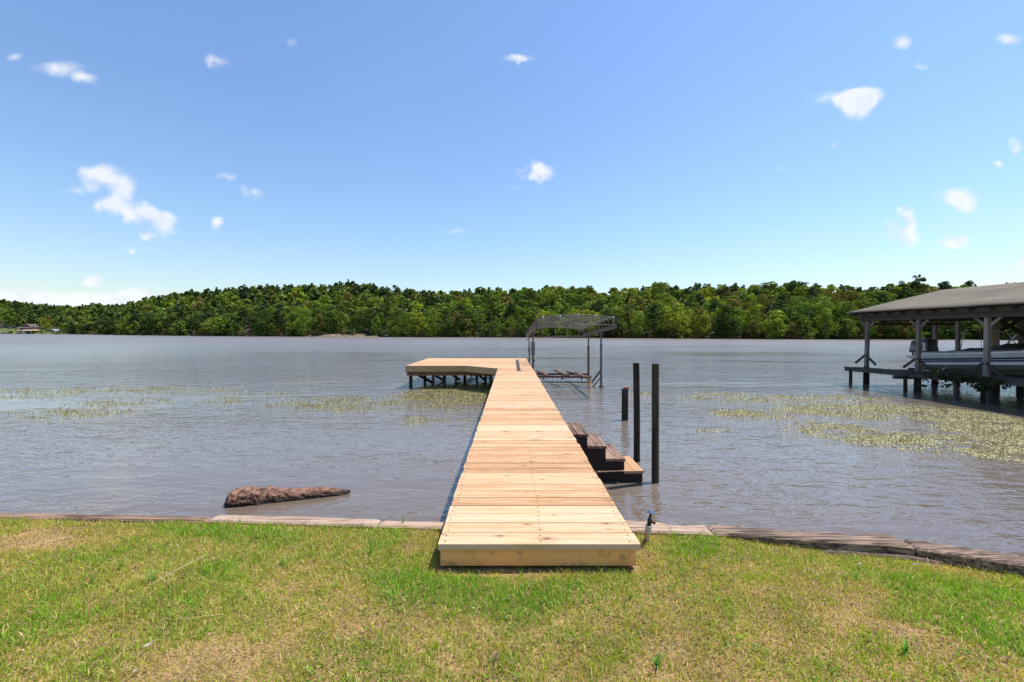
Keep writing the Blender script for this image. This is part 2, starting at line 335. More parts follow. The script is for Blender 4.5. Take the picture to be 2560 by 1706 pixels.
# ------------------------------------------------------------------ water
def water_mat():
    m, N, L, b = mat('lake_water')
    geo = N.new('ShaderNodeNewGeometry')
    def bumpn(scale, rot, stretch, det, ro=.55):
        mp = N.new('ShaderNodeMapping'); mp.inputs['Rotation'].default_value = (0, 0, R(rot)); mp.inputs['Scale'].default_value = (stretch, 1, 1)
        L.new(geo.outputs['Position'], mp.inputs[0])
        n = N.new('ShaderNodeTexNoise'); n.inputs['Scale'].default_value = scale; n.inputs['Detail'].default_value = det; n.inputs['Roughness'].default_value = ro
        n.inputs['Distortion'].default_value = .25
        L.new(mp.outputs[0], n.inputs['Vector']); return n
    a = bumpn(8.5, 26, .36, 2.5); c = bumpn(2.6, 14, .36, 3); e = bumpn(21, -24, .5, 1); p = bumpn(.13, 12, .35, 4)
    pr = N.new('ShaderNodeMapRange'); pr.inputs['From Min'].default_value = .38; pr.inputs['From Max'].default_value = .62; pr.inputs['To Min'].default_value = .22; pr.inputs['To Max'].default_value = 1.3
    L.new(p.outputs[0], pr.inputs[0])
    s1 = N.new('ShaderNodeMath'); s1.operation = 'MULTIPLY_ADD'; s1.inputs[1].default_value = 2.2; L.new(c.outputs[0], s1.inputs[0]); L.new(a.outputs[0], s1.inputs[2])
    s2 = N.new('ShaderNodeMath'); s2.operation = 'MULTIPLY_ADD'; s2.inputs[1].default_value = .22; L.new(e.outputs[0], s2.inputs[0]); L.new(s1.outputs[0], s2.inputs[2])
    s3 = N.new('ShaderNodeMath'); s3.operation = 'MULTIPLY'; L.new(s2.outputs[0], s3.inputs[0]); L.new(pr.outputs[0], s3.inputs[1])
    bp = N.new('ShaderNodeBump'); bp.inputs['Strength'].default_value = 1.0; bp.inputs['Distance'].default_value = .028; L.new(s3.outputs[0], bp.inputs['Height'])
    L.new(bp.outputs[0], b.inputs['Normal'])
    r = ramp(N, [(.3, (.150,.118,.090)), (.7, (.205,.170,.138))]); L.new(p.outputs[0], r.inputs[0])
    sb = N.new('ShaderNodeSeparateXYZ'); L.new(geo.outputs['Position'], sb.inputs[0])
    sh = N.new('ShaderNodeMath'); sh.operation = 'MULTIPLY_ADD'; sh.inputs[1].default_value = 2.4; L.new(c.outputs[0], sh.inputs[0]); L.new(sb.outputs[1], sh.inputs[2])
    sm = N.new('ShaderNodeMapRange'); sm.inputs['From Min'].default_value = 4.6; sm.inputs['From Max'].default_value = 8.0; sm.inputs['To Min'].default_value = .75; sm.inputs['To Max'].default_value = 0; L.new(sh.outputs[0], sm.inputs[0])
    silt = N.new('ShaderNodeMixRGB'); silt.inputs[2].default_value = (.135,.085,.048,1); L.new(sm.outputs[0], silt.inputs[0]); L.new(r.outputs[0], silt.inputs[1]); L.new(silt.outputs[0], b.inputs['Base Color'])
    sy = N.new('ShaderNodeSeparateXYZ'); L.new(geo.outputs['Position'], sy.inputs[0])
    rr = N.new('ShaderNodeMapRange'); rr.inputs['From Min'].default_value = 8; rr.inputs['From Max'].default_value = 90; rr.inputs['To Min'].default_value = .03; rr.inputs['To Max'].default_value = .36
    L.new(sy.outputs[1], rr.inputs[0]); L.new(rr.outputs[0], b.inputs['Roughness']); b.inputs['IOR'].default_value = 1.75; b.inputs['Specular IOR Level'].default_value = .5
    return m
M_water = water_mat()
w = MB(); w.add([(-1500,2.75,0),(1500,2.75,0),(1500,900,0),(-1500,900,0)], [(0,1,2,3)])
tag(w.build('water', M_water), 'calm rippled grey lake water stretching to the wooded far shore', 'lake', kind='structure')

# ------------------------------------------------------------------ lawn ground
BK = [(-60,5.5),(-9,3.75),(-4.0,3.20),(-2.26,3.14),(-.5,3.03),(.9,2.97),(1.46,2.91),(2.05,2.83),(2.62,2.74),(3.15,2.50),(4.6,1.85),(9,0.2),(60,-20)]
BX = np.array([p[0] for p in BK]); BY = np.array([p[1] for p in BK])
def bky(x): return np.interp(x, BX, BY)
def gz(x, y):
    x = np.asarray(x, float); y = np.asarray(y, float)
    z = .742 + .018 * (fbm(x * 1.1, y * 1.1, 5, 3) - .5) + .012 * (fbm(x * 6, y * 6, 9, 2) - .5)
    dist = bky(x) - y
    dip = np.clip((x - 1.5) / .8, 0, 1) * np.clip(1 - dist / .45, 0, 1)
    dock_ = np.clip(1 - np.abs(x - .17) / .74, 0, .12) / .12 * np.clip((y - 2.42) / .10, 0, 1)
    return z - .05 * dip - .03 * dock_
def lawn():
    xs = np.concatenate([np.linspace(-60, -6, 28)[:-1], np.linspace(-6, 6, 241), np.linspace(6, 60, 28)[1:]])
    t = np.concatenate([np.linspace(0, 2.4, 61), np.linspace(2.4, 60, 30)[1:]])
    X, T = np.meshgrid(xs, t); Y = bky(X) + .03 - T; Z = gz(X, Y)
    nx = len(xs); ny = len(t); I = np.arange(nx * ny).reshape(ny, nx)
    F = np.stack([I[:-1, :-1], I[1:, :-1], I[1:, 1:], I[:-1, 1:]], -1).reshape(-1, 4)
    V = np.stack([X, Y, Z], -1).reshape(-1, 3)
    m, N, L, b = mat('thatch_and_soil')
    geo = N.new('ShaderNodeNewGeometry'); n1 = N.new('ShaderNodeTexNoise'); n1.inputs['Scale'].default_value = 3; n1.inputs['Detail'].default_value = 8
    n2 = N.new('ShaderNodeTexNoise'); n2.inputs['Scale'].default_value = 90; n2.inputs['Detail'].default_value = 4
    L.new(geo.outputs['Position'], n1.inputs['Vector']); L.new(geo.outputs['Position'], n2.inputs['Vector'])
    mx = N.new('ShaderNodeMath'); mx.operation = 'MULTIPLY_ADD'; mx.inputs[1].default_value = .6; L.new(n2.outputs[0], mx.inputs[0])
    h = N.new('ShaderNodeMath'); h.operation = 'MULTIPLY'; h.inputs[1].default_value = .4; L.new(n1.outputs[0], h.inputs[0]); L.new(h.outputs[0], mx.inputs[2])
    r = ramp(N, [(.34, (.09,.065,.025)), (.5, (.24,.165,.07)), (.64, (.46,.27,.15))]); L.new(mx.outputs[0], r.inputs[0])
    L.new(r.outputs[0], b.inputs['Base Color']); b.inputs['Roughness'].default_value = 1; b.inputs['Specular IOR Level'].default_value = .1
    o = link('ground', arrmesh('ground', V, F, m, smooth=True))
    tag(o, 'lawn ground sloping flat to the timber bulkhead at the lake edge', 'ground', kind='structure')
lawn()

# bed of the lake under the bulkhead and wall behind the timbers
def bulkhead():
    t = thing('bulkhead_wall', 'low retaining wall of weathered timbers between lawn and lake', 'retaining wall', (0, 3.05, .7))
    xs = np.linspace(-20, 20, 81); mb = MB()
    for i in range(80):
        x0, x1 = float(xs[i]), float(xs[i+1]); y0, y1 = float(bky(x0)) + .035, float(bky(x1)) + .035
        mb.add([(x0,y0,-.4),(x1,y1,-.4),(x1,y1,.69),(x0,y0,.69),(x0,y0+.05,-.4),(x1,y1+.05,-.4),(x1,y1+.05,.69),(x0,y0+.05,.69)],
               [(0,1,2,3),(5,4,7,6),(3,2,6,7)])
    mb.build('sheathing', M_timber2, t)
    # (x0, x1, width, top z, material, height, lake-edge raggedness)
    segs = [(-20,-9.2,.15,.775,M_timber3,.09,.01),(-9.19,-4.35,.10,.758,M_timber3,.09,.008),(-4.34,-2.27,.085,.760,M_timber3,.07,.010),
            (-2.262,-.97,.115,.766,M_timber,.07,.008),(-.962,.52,.095,.764,M_timber2,.07,.016),(.53,1.405,.165,.778,M_timber,.075,.012),
            (1.413,2.625,.15,.778,M_timber2,.065,.02),(2.635,4.7,.15,.77,M_timber2,.07,.014),(4.71,9.5,.15,.77,M_timber2,.07,.014)]
    for k, (x0, x1, w, zt, m_, h, rag) in enumerate(segs):
        n = max(12, int((x1 - x0) * 30)) if abs(x0) < 6 else 20
        V = []; F = []
        for i in range(n + 1):
            s = i / n; x = x0 + (x1 - x0) * s
            yl = float(np.interp(x0, BX, BY) * (1 - s) + np.interp(x1, BX, BY) * s)
            e = (mnoise.noise(Vector((x * 2.2, k, 0))) + .5 * mnoise.noise(Vector((x * 7, k, 3)))) * rag * 1.3
            bite = 0
            if k == 5: bite = .055 * max(0, 1 - abs((x - 1.24) / .16)) ** .5 if abs(x-1.24) < .16 else 0
            if k == 6: bite = (.022 if 1.62 < x < 1.83 else 0) + (.03 * max(0, 1 - abs((x - 2.35) / .12)))
            jz = mnoise.noise(Vector((x * 5, k, 9))) * .004; jf = mnoise.noise(Vector((x * 6, k, 5))) * .004
            endd = .012 if i in (0, n) else 0
            yb = yl + w + e - bite
            V += [(x, yl + jf, zt - h), (x, yl + jf - .002, zt - .012 - endd), (x, yl + .012 + jf, zt + jz - endd), (x, (yl + yb) / 2, zt + .002 + jz * 1.5 - endd),
                  (x, yb - .015, zt + jz - endd), (x, yb, zt - .015 - endd), (x, yb - .02, zt - h)]
        for i in range(n):
            for j in range(7):
                a = i * 7 + j; b2 = i * 7 + (j + 1) % 7; F.append((a, a + 7, b2 + 7, b2))
        F += [tuple(range(7)), tuple(n * 7 + j for j in range(7))[::-1]]
        mb = MB(); mb.add(V, F); o = mb.build('timber', m_, t)
        if k == 3: o['label'] = 'pale bleached timber left of the dock'
        if k == 6: o['label'] = 'rough grey brown timber with a ragged lake edge'
bulkhead()

# root lying in the gap under the right timbers
mb = MB(); pts = [PZ(1990,1384,.70), PZ(2080,1386,.705), PZ(2170,1388,.70), PZ(2270,1398,.70), PZ(2350,1412,.69), PZ(2420,1430,.67)]
mb.tube([p + Vector((0,0,.005 * math.sin(i * 2))) for i, p in enumerate(pts)], [.008,.02,.024,.024,.018,.006], 10)
tag(mb.build('tree_root', plain('old_root_bark', (.13,.09,.065), .95, 0, .5, 20, .6)), 'dark bare root lying in the gap below the grey brown bulkhead timber', 'root')

# ------------------------------------------------------------------ grass
def G(u, v): p = PZ(u, v, .745); return p.x, p.y
PATCH = [  # (u, v, ru, rv, tone shift)  negative is straw, positive is lush
    (190,1345,230,26,-.55),(60,1360,120,26,-.3),(1030,1372,60,22,-.8),(940,1400,60,20,-.4),(1250,1428,260,14,-.8),(1560,1400,70,40,-.35),
    (1100,1470,200,45,.75),(1290,1520,170,45,.6),(1010,1450,70,25,.5),(1420,1480,120,35,.35),(2140,1500,60,30,-.4),(1950,1375,180,18,-.5),
    (2180,1555,120,35,-.45),(2330,1620,130,40,-.5),(2480,1690,120,40,-.45),(2430,1480,190,60,.7),(2500,1590,140,60,.75),(2180,1440,120,25,.25),
    (2300,1530,120,35,.5),(100,1560,150,90,.45),(330,1380,160,30,.35),(560,1330,200,20,.45),(620,1350,160,25,.2),(300,1580,120,40,-.25),
    (400,1660,180,50,-.35),(700,1640,160,50,-.3),(1150,1560,240,30,-.2),(900,1560,160,40,-.25),(1700,1640,200,60,-.25),(1800,1380,130,30,.3),
    (1650,1500,140,60,-.2),(1450,1620,150,50,.15),(240,1650,90,40,.3),(2000,1600,140,40,-.3),(1330,1660,110,40,.2),(760,1440,120,30,-.15),
    (2050,1420,90,18,-.55),(520,1420,150,40,.3)]
PW_ = []
for (u, v, ru, rv, s) in PATCH:
    x, y = G(u, v); x1, _ = G(u + ru, v); _, y1 = G(u, v + rv); PW_.append((x, y, abs(x1 - x), abs(y1 - y) * 1.15, s))
def tone(x, y):
    t = .47 + .75 * (fbm(x * 2.3, y * 2.3, 21, 4) - .5) + .85 * (fbm(x * 9, y * 9, 31, 3) - .5)
    for (a, b, ra, rb, s) in PW_:
        q = ((x - a) / ra) ** 2 + ((y - b) / rb) ** 2 + .9 * (fbm(x * 7, y * 7, 41, 2) - .5)
        t = t + s * (.85 if s > 0 else .62) * np.clip(1.15 - q, 0, 1)
    return t
def blades(n, x0, x1, y0, y1, h0, h1, wd, keep=None, lushpow=1.0, straw=.11, lean=.9, off=.0, gate=.16):
    x = rng.uniform(x0, x1, n); y = rng.uniform(y0, y1, n)
    t = tone(x, y)
    ok = (y < bky(x) - .005 + .02 * rng.random(n)) & ~((x > -.45) & (x < .79) & (y > 2.5 + .09*rng.random(n)))
    # thinner where the soil shows
    ok &= rng.random(n) < np.clip(.25 + (t + gate) * 1.8, .30, 1)
    if keep is not None: ok &= keep(x, y, t)
    x, y, t = x[ok], y[ok], t[ok]; n = len(x); z = gz(x, y) - .002 + off
    dry = rng.random(n) < np.clip(straw + .75 * (.40 - t), .04, .97)
    ang = rng.uniform(0, 2 * np.pi, n); ln = np.where(dry, rng.uniform(.7, 1.6, n), rng.uniform(.15, 1.1, n)) * lean
    h = rng.uniform(h0, h1, n) * np.clip(.7 + .55 * t, .6, 1.4) * np.where(dry, .85, 1)
    w = wd * rng.uniform(.6, 1.3, n); ca, sa = np.cos(ang), np.sin(ang)
    fa = rng.uniform(0, 2 * np.pi, n); wx, wy = np.cos(fa) * w / 2, np.sin(fa) * w / 2
    c1 = np.cos(ln * .45); s1 = np.sin(ln * .45); c2 = np.cos(ln); s2 = np.sin(ln)
    mxx = x + ca * s1 * h * .55; my = y + sa * s1 * h * .55; mz = z + c1 * h * .55
    tx = mxx + ca * s2 * h * .5; ty = my + sa * s2 * h * .5; tz = np.maximum(mz + c2 * h * .5, z + .002)
    V = np.empty((n, 5, 3))
    V[:, 0] = np.stack([x - wx, y - wy, z], -1); V[:, 1] = np.stack([x + wx, y + wy, z], -1)
    V[:, 2] = np.stack([mxx - wx * .8, my - wy * .8, mz], -1); V[:, 3] = np.stack([mxx + wx * .8, my + wy * .8, mz], -1); V[:, 4] = np.stack([tx, ty, tz], -1)
    I = (np.arange(n) * 5)[:, None]
    F = np.concatenate([I + [0, 1, 3], I + [0, 3, 2], I + [2, 3, 4]], 0)
    lush = np.clip(t, 0, 1)[:, None]
    g = np.array([.61, .55, .10]) * (1 - lush) + np.array([.29, .50, .045]) * lush
    g = g * rng.uniform(.55, 1.3, (n, 1)) * np.array([1, 1, 1]) ; g[:, 0] *= rng.uniform(.85, 1.25, n)
    s = np.array([.80, .63, .29]) * rng.uniform(.3, 1.15, (n, 1)); s[:, 2] *= rng.uniform(.7, 1.2, n)
    rd = rng.random(n) < .14; s[rd] *= np.array([.9, .62, .5])
    col = np.where(dry[:, None], s, g)
    return V.reshape(-1, 3), F, np.repeat(col, 5, axis=0)
def grass():
    lsh = dict(keep=lambda x, y, t: (t > .5) & (vnoise(x * 26, y * 26, 61) > .45))
    parts = [blades(330000, -4.6, 4.6, 1.3, 3.35, .014, .032, .0036, lean=1.15),
             blades(70000, -4.6, 4.6, 1.3, 3.35, .028, .058, .0034, straw=.32, lean=1.25, keep=lambda x, y, t: vnoise(x * 20, y * 20, 66) > .5),
             blades(36000, -4.6, 4.6, 1.3, 3.35, .03, .06, .0042, straw=.06, lean=.95, **lsh),
             blades(26000, -4.6, 4.6, 1.3, 3.35, .03, .07, .0030, straw=1.3, lean=1.75, off=.012, gate=.6),
             blades(90000, -4.6, 4.6, .55, 1.3, .014, .034, .0042, lean=1.15),
             blades(60000, 4.6, 6.6, -.4, 2.4, .016, .036, .0045, lean=1.15),
             blades(60000, -11, 11, -2.5, .6, .02, .04, .007),
             blades(26000, -11, -4.6, -0.5, 4.2, .02, .04, .010), blades(20000, 4.6, 10, -3, 2.2, .02, .04, .010)]
    # small round weed leaves and brown flecks of dead leaf lying in the turf
    for n_, col_, sz, hh, th in ((26000, (.22,.40,.05), .011, .022, .30), (9000, (.34,.22,.12), .012, .020, 9)):
        x = rng.uniform(-4.6, 4.6, n_); y = rng.uniform(1.3, 3.3, n_); m_ = vnoise(x * 3.1, y * 3.1, 91 + int(n_ / 1000)) * .6 + vnoise(x * 11, y * 11, 95) * .4
        k = (y < bky(x) - .03) & ~((x > -.48) & (x < .82) & (y > 2.45)) & ((m_ > .62) | ((th > 1) & (rng.random(n_) < .35))); x, y = x[k], y[k]; c = len(x)
        P = np.stack([x, y, gz(x, y) + hh * rng.uniform(.5, 1.2, c)], -1); q = quads(P, np.stack([rng.normal(0, .45, c), rng.normal(0, .45, c), np.ones(c)], -1), sz, rng)
        F4 = np.arange(4 * c).reshape(-1, 4); parts.append((q.reshape(-1, 3), np.concatenate([F4[:, [0, 1, 2]], F4[:, [0, 2, 3]]]), np.repeat(np.array(col_) * rng.uniform(.5, 1.3, (c, 1)), 4, axis=0)))
    Vs, Fs, Cs = [], [], []; o = 0
    for V, F, c in parts: Vs.append(V); Fs.append(F + o); Cs.append(c); o += len(V)
    ob = link('grass', arrmesh('grass', np.concatenate(Vs), np.concatenate(Fs), M_grass, np.concatenate(Cs)))
    tag(ob, 'short patchy lawn grass, green and straw coloured, before the dock', 'grass', kind='stuff')
grass()

# ------------------------------------------------------------------ dock
DZ = EYE - 1.287            # deck top
def dock():
    t = thing('dock', 'new pale pine walkway and L-shaped platform reaching over the lake', 'dock', (0.17, 2.56, DZ))
    W0, W1 = -.44, .78; pitch = .1435; th = .038
    n = 125; pm = {}
    def plank_mesh(x0a, x0b, x1, y0, y1):        # left end may be cut at a slant
        c = .0015; prof = [(y0+c,-th),(y1-c,-th),(y1,-th+c),(y1,-c),(y1-c,0),(y0+c,0),(y0,-c),(y0,-th+c)]
        def xl(y): return x0a + (x0b - x0a) * (y - y0) / (y1 - y0)
        mb = MB(); vs = [(xl(y), y, z) for y, z in prof] + [(x1, y, z) for y, z in prof]
        mb.add(vs, [(i, i + 8, (i+1) % 8 + 8, (i+1) % 8) for i in range(8)] + [tuple(range(8)), tuple(range(8, 16))[::-1]])
        return mb.mesh('plank', M_deck)
    nails = MB()
    variants = [plank_mesh(W0 + rnd, W0 + rnd, W1 + r2, 0, pitch - g) for rnd, r2, g in
                [(0,0,.009),(-.004,.006,.006),(.003,-.004,.011),(-.002,.003,.005),(.001,.008,.013),(-.005,-.002,.008)]]
    wide = plank_mesh(-3.95, -3.95, .765, 0, pitch - .0045); wide2 = plank_mesh(-3.955, -3.955, .76, 0, pitch - .003)
    for i in range(n):
        y = 2.56 + i * pitch
        if i == 0: me = plank_mesh(W0, W0, W1 + .012, 0, pitch - .004)
        elif y + pitch < 14.92: me = variants[random.randrange(6)]
        elif y < 16.03:
            xa = W0 - (y - 14.9) * 1.05 if y > 14.9 else W0; xb = W0 - (y + pitch - 14.9) * 1.05
            me = plank_mesh(max(-1.7, xa), max(-1.75, xb), W1 - .005, 0, pitch - .0045)
        else: me = (wide, wide2)[i % 2]
        o = bpy.data.objects.new('plank', me); C.objects.link(o); o.parent = t
        o.location = Vector((random.uniform(-.002, .002), y, DZ + random.uniform(-.0025, .0015))) - t.location
        if i < 48:
            for px in (W0 + .035, .20, W1 - .035):
                for q in (.035, .105):
                    if i > 14 and random.random() < .45: continue
                    r = .0052 if i < 25 else .0058; cx = px + random.uniform(-.014, .014); cy = y + q + random.uniform(-.006, .006)
                    nails.add([(cx + r * math.cos(a * 1.047), cy + r * math.sin(a * 1.047), DZ + .0022) for a in range(6)], [tuple(range(6))])
    o = nails.build('nail_heads', M_nail, t); o['kind'] = 'stuff'
    # front fascia and side boards
    bx = lambda nm, m_, *a, lab=None: (lambda o: o.__setitem__('label', lab) if lab else None)(MB().box(*a).build(nm, m_, t))
    f = MB().bar((W0+.012, 2.60, .81 - .015), (W1 - .012, 2.60, .81 - .015), .038, .118, ch=.003).build('fascia_board', M_fascia, t)
    f['label'] = 'knotty stained front board facing the lawn'
    for xx in (W0 + .03, .17, W1 - .03):
        MB().bar((xx, 2.625, DZ - .038 - .092), (xx, 20.5, DZ - .038 - .092), .038, .18).build('joist', M_under, t)
    for xx in (-3.9, -2.4, -1.6):
        MB().bar((xx, 16.16, DZ - .038 - .092), (xx, 20.5, DZ - .038 - .092), .038, .18).build('joist', M_under, t)
    h = .185
    zc = DZ - .038 - h/2 + .036
    MB().bar((-4.0, 16.05, DZ - .002 - .115), (-1.70, 16.05, DZ - .002 - .115), .04, .23).build('fascia_board', M_fascia_shade, t)
    MB().bar((-1.70, 16.04, DZ - .002 - .115), (-.47, 14.87, DZ - .002 - .115), .04, .23).build('fascia_board', M_fascia_shade, t)
    MB().bar((-3.98, 16.07, DZ - .002 - .115), (-3.98, 20.6, DZ - .002 - .115), .04, .23).build('fascia_board', M_deckY, t)
    MB().bar((-3.98, 20.6, DZ - .002 - .115), (.75, 20.6, DZ - .002 - .115), .04, .23).build('fascia_board', M_fascia, t)
    # lower girders, brown
    MB().bar((-3.97, 16.19, DZ - .315), (-.3, 16.19, DZ - .315), .08, .16).build('girder', M_under, t)
    MB().bar((-3.90, 18.4, DZ - .315), (.75, 18.4, DZ - .315), .08, .16).build('girder', M_under, t)
    MB().bar((-3.90, 20.3, DZ - .315), (.75, 20.3, DZ - .315), .08, .16).build('girder', M_under, t)
    for (x, y) in [(-3.85,16.3),(-2.55,16.3),(-.75,16.3),(-3.75,18.5),(-2.9,18.5),(-2.0,18.5),(-1.1,18.5),(.5,18.5),(-3.7,20.2),(-2.6,20.2),(-1.6,20.2),(-.4,20.2),(.6,20.2),(.1,16.3)]:
        MB().bar((x, y, -1.2), (x, y, DZ - .24), .11, .11, up=(0,1,0)).build('post', M_pile, t)
    for yy in (4.4, 6.9, 9.4, 11.9, 14.4):
        for x in (W0 + .12, W1 - .12): MB().bar((x, yy, -1.2), (x, yy, DZ - .22), .11, .11, up=(0,1,0)).build('post', M_pile, t)
        MB().bar((W0 + .04, yy + .08, DZ - .31), (W1 - .04, yy + .08, DZ - .31), .045, .16).build('girder', M_pile, t)
    for a, b in [((-3.8,16.36,.62),(-3.1,16.9,.12)),((-3.75,18.4,.55),(-2.9,18.5,0.02)),((-2.9,18.42,.55),(-2.2,18.5,.05)),((-1.1,18.4,.05),(-1.7,18.45,.55)),
                 ((-.25,16.3,.55),(-.9,16.6,.02)),((-2.6,20.1,.6),(-1.8,20.1,.05)),((-1.6,20.05,.05),(-2.3,20.1,.6)),((-.4,20.05,.6),(-1.1,20.1,.05)),((-1.0,18.4,.6),(-.4,18.4,.1))]:
        MB().bar(a, b, .04, .10).build('brace', M_pile, t)
dock()

# ------------------------------------------------------------------ steps at the dock side
def steps():
    t = thing('dock_steps', 'old weathered wooden steps going down into the water beside the dock', 'steps', (1.3, 6.5, .2))
    T = [(.80, 1.125, .694, M_step), (1.105, 1.392, .526, M_step), (1.372, 1.66, .341, M_step), (1.632, 1.925, .168, M_stepnew)]
    Y0, Y1 = 6.1, [6.86, 6.85, 6.88, 6.80]
    for k, (x0, x1, z, m_) in enumerate(T):
        n = 2; w = (x1 - x0) / 2
        for j in range(2):
            a = x0 + j * w + .004; b = x0 + (j + 1) * w - .004
            mb = MB(); nseg = 14; V = []; F = []
            e0 = Y0 - .03 - (.012 * random.random()); e1 = Y1[k] + random.uniform(-.03, .02)
            ny = 16
            # ragged end grain: comb of small steps across the width
            nx = 10
            prof = [(mnoise.noise(Vector((i * .9, k, j))) * .014 * (0 if k == 3 else 1)) for i in range(nx + 1)]
            for i in range(nx + 1):
                x = a + (b - a) * i / nx; wz = mnoise.noise(Vector((i * .7, k * 3, j * 5))) * .004
                V += [(x, e0 + prof[i], z - .038), (x, e0 + prof[i], z + wz), (x, e1 + prof[-i-1], z + wz), (x, e1 + prof[-i-1], z - .038)]
            for i in range(nx):
                for q in range(4):
                    p = i * 4 + q; r = i * 4 + (q + 1) % 4; F.append((p, p + 4, r + 4, r))
            F += [(0,1,2,3), (nx*4+3, nx*4+2, nx*4+1, nx*4)]
            mb.add(V, F); o = mb.build('tread', m_, t)
            if k == 3: o['label'] = 'newer orange brown board of the lowest tread'
    # stringers: stepped dark boards near and far
    for yy in (6.12, 6.78):
        prof = [(.79,.655),(1.113,.655),(1.113,.487),(1.38,.487),(1.38,.302),(1.648,.302),(1.648,.165),(1.648,.10),(1.36,.14),(1.18,.18),(.79,.45)]
        n = len(prof); mb = MB(); mb.add([(x, yy - .02, z) for x, z in prof] + [(x, yy + .02, z) for x, z in prof],
            [tuple(range(n)), tuple(range(n, 2*n))[::-1]] + [(i, n + i, n + (i+1) % n, (i+1) % n) for i in range(n)])
        mb.build('stringer', M_stepdark, t)
    for k, (x, z0, z1) in enumerate([(1.10,.49,.655),(1.365,.31,.49),(1.63,.17,.302)]):
        MB().box(x, x + .02, 6.141, 6.759, z0, z1).build('riser', M_stepdark, t)
    MB().box(1.05, 1.90, 6.08, 6.098, -.35, .128).build('skirt_board', M_stepdark, t)
    MB().box(1.892, 1.91, 6.10, 6.74, -.35, .128).build('skirt_board', M_stepdark, t)
    MB().bar((1.02, 6.04, .155), (1.63, 6.04, .178), .03, .012).build('cleat', M_step, t)
    MB().bar((.78, 6.02, .30), (1.08, 6.05, .10), .03, .05).build('cleat', M_step, t)
    for x, y in ((1.2,6.2),(1.85,6.2),(1.2,6.7),(1.85,6.7)): MB().bar((x,y,-1),(x,y,.1 if x>1.5 else .4),.08,.08,up=(0,1,0)).build('post', M_pile, t)
steps()

# ------------------------------------------------------------------ mooring posts
def round_post(name, bottom, top, r0, r1, label, wob=.006, seed=0, grp='dark posts beside the steps'):
    t = thing(name, label, 'post', (bottom[0], bottom[1], 0), grp)
    a = Vector(bottom); b = Vector(top); n = 26; k = 14; V = []; F = []
    for i in range(n + 1):
        s = i / n; p = a.lerp(b, s); rr = r0 + (r1 - r0) * s
        bx = mnoise.noise(Vector((s * 2.2, seed, 0))) * wob * 2
        for j in range(k):
            an = 2 * math.pi * j / k; q = rr * (1 + .05 * mnoise.noise(Vector((math.cos(an) * 2, math.sin(an) * 2 + seed, s * 8))))
            V.append((p.x + bx + q * math.cos(an), p.y + q * math.sin(an), p.z))
    for i in range(n):
        for j in range(k): F.append((i*k+j, i*k+(j+1)%k, (i+1)*k+(j+1)%k, (i+1)*k+j))
    mb = MB(); mb.add(V, F, 0, True); mb.add([V[n*k+j] for j in range(k)], [tuple(range(k))])
    mb.build('shaft', M_pile, t); return t
round_post('mooring_post', (2.088, 6.08, -1.5), (2.092, 6.08, 1.71), .053, .051, 'tall dark post standing in the water nearest the lawn, right of the others', .001, 1)
round_post('mooring_post', (2.125, 7.06, -1.5), (2.108, 7.06, 1.648), .052, .053, 'tall dark post behind the steps, between the short post and the nearest post', .006, 2)
tp = round_post('mooring_post', (2.83, 10.36, -1.5), (2.815, 10.36, .774), .074, .082, 'short thick broken post with a reddish brick piece on its top', .008, 3)
mb = MB(); V = []; 
bm = bmesh.new(); bmesh.ops.create_cube(bm, size=1); bmesh.ops.subdivide_edges(bm, edges=bm.edges[:], cuts=3, use_grid_fill=True)
for v in bm.verts:
    q = v.co.copy(); v.co = Vector((q.x * .11, q.y * .10, q.z * .055)) + Vector((mnoise.noise(q * 3), mnoise.noise(q * 3 + Vector((5,0,0))), mnoise.noise(q * 3 + Vector((0,7,0))))) * .014
me = bpy.data.meshes.new('brick_piece'); bm.to_mesh(me); bm.free(); me.materials.append(plain('red_brick', (.42,.17,.10), .9, 0, .3, 30, .5))
br = link('brick_piece', me, loc=(2.85, 10.34, .802)); tag(br, 'broken reddish brick piece lying on the short post', 'brick')

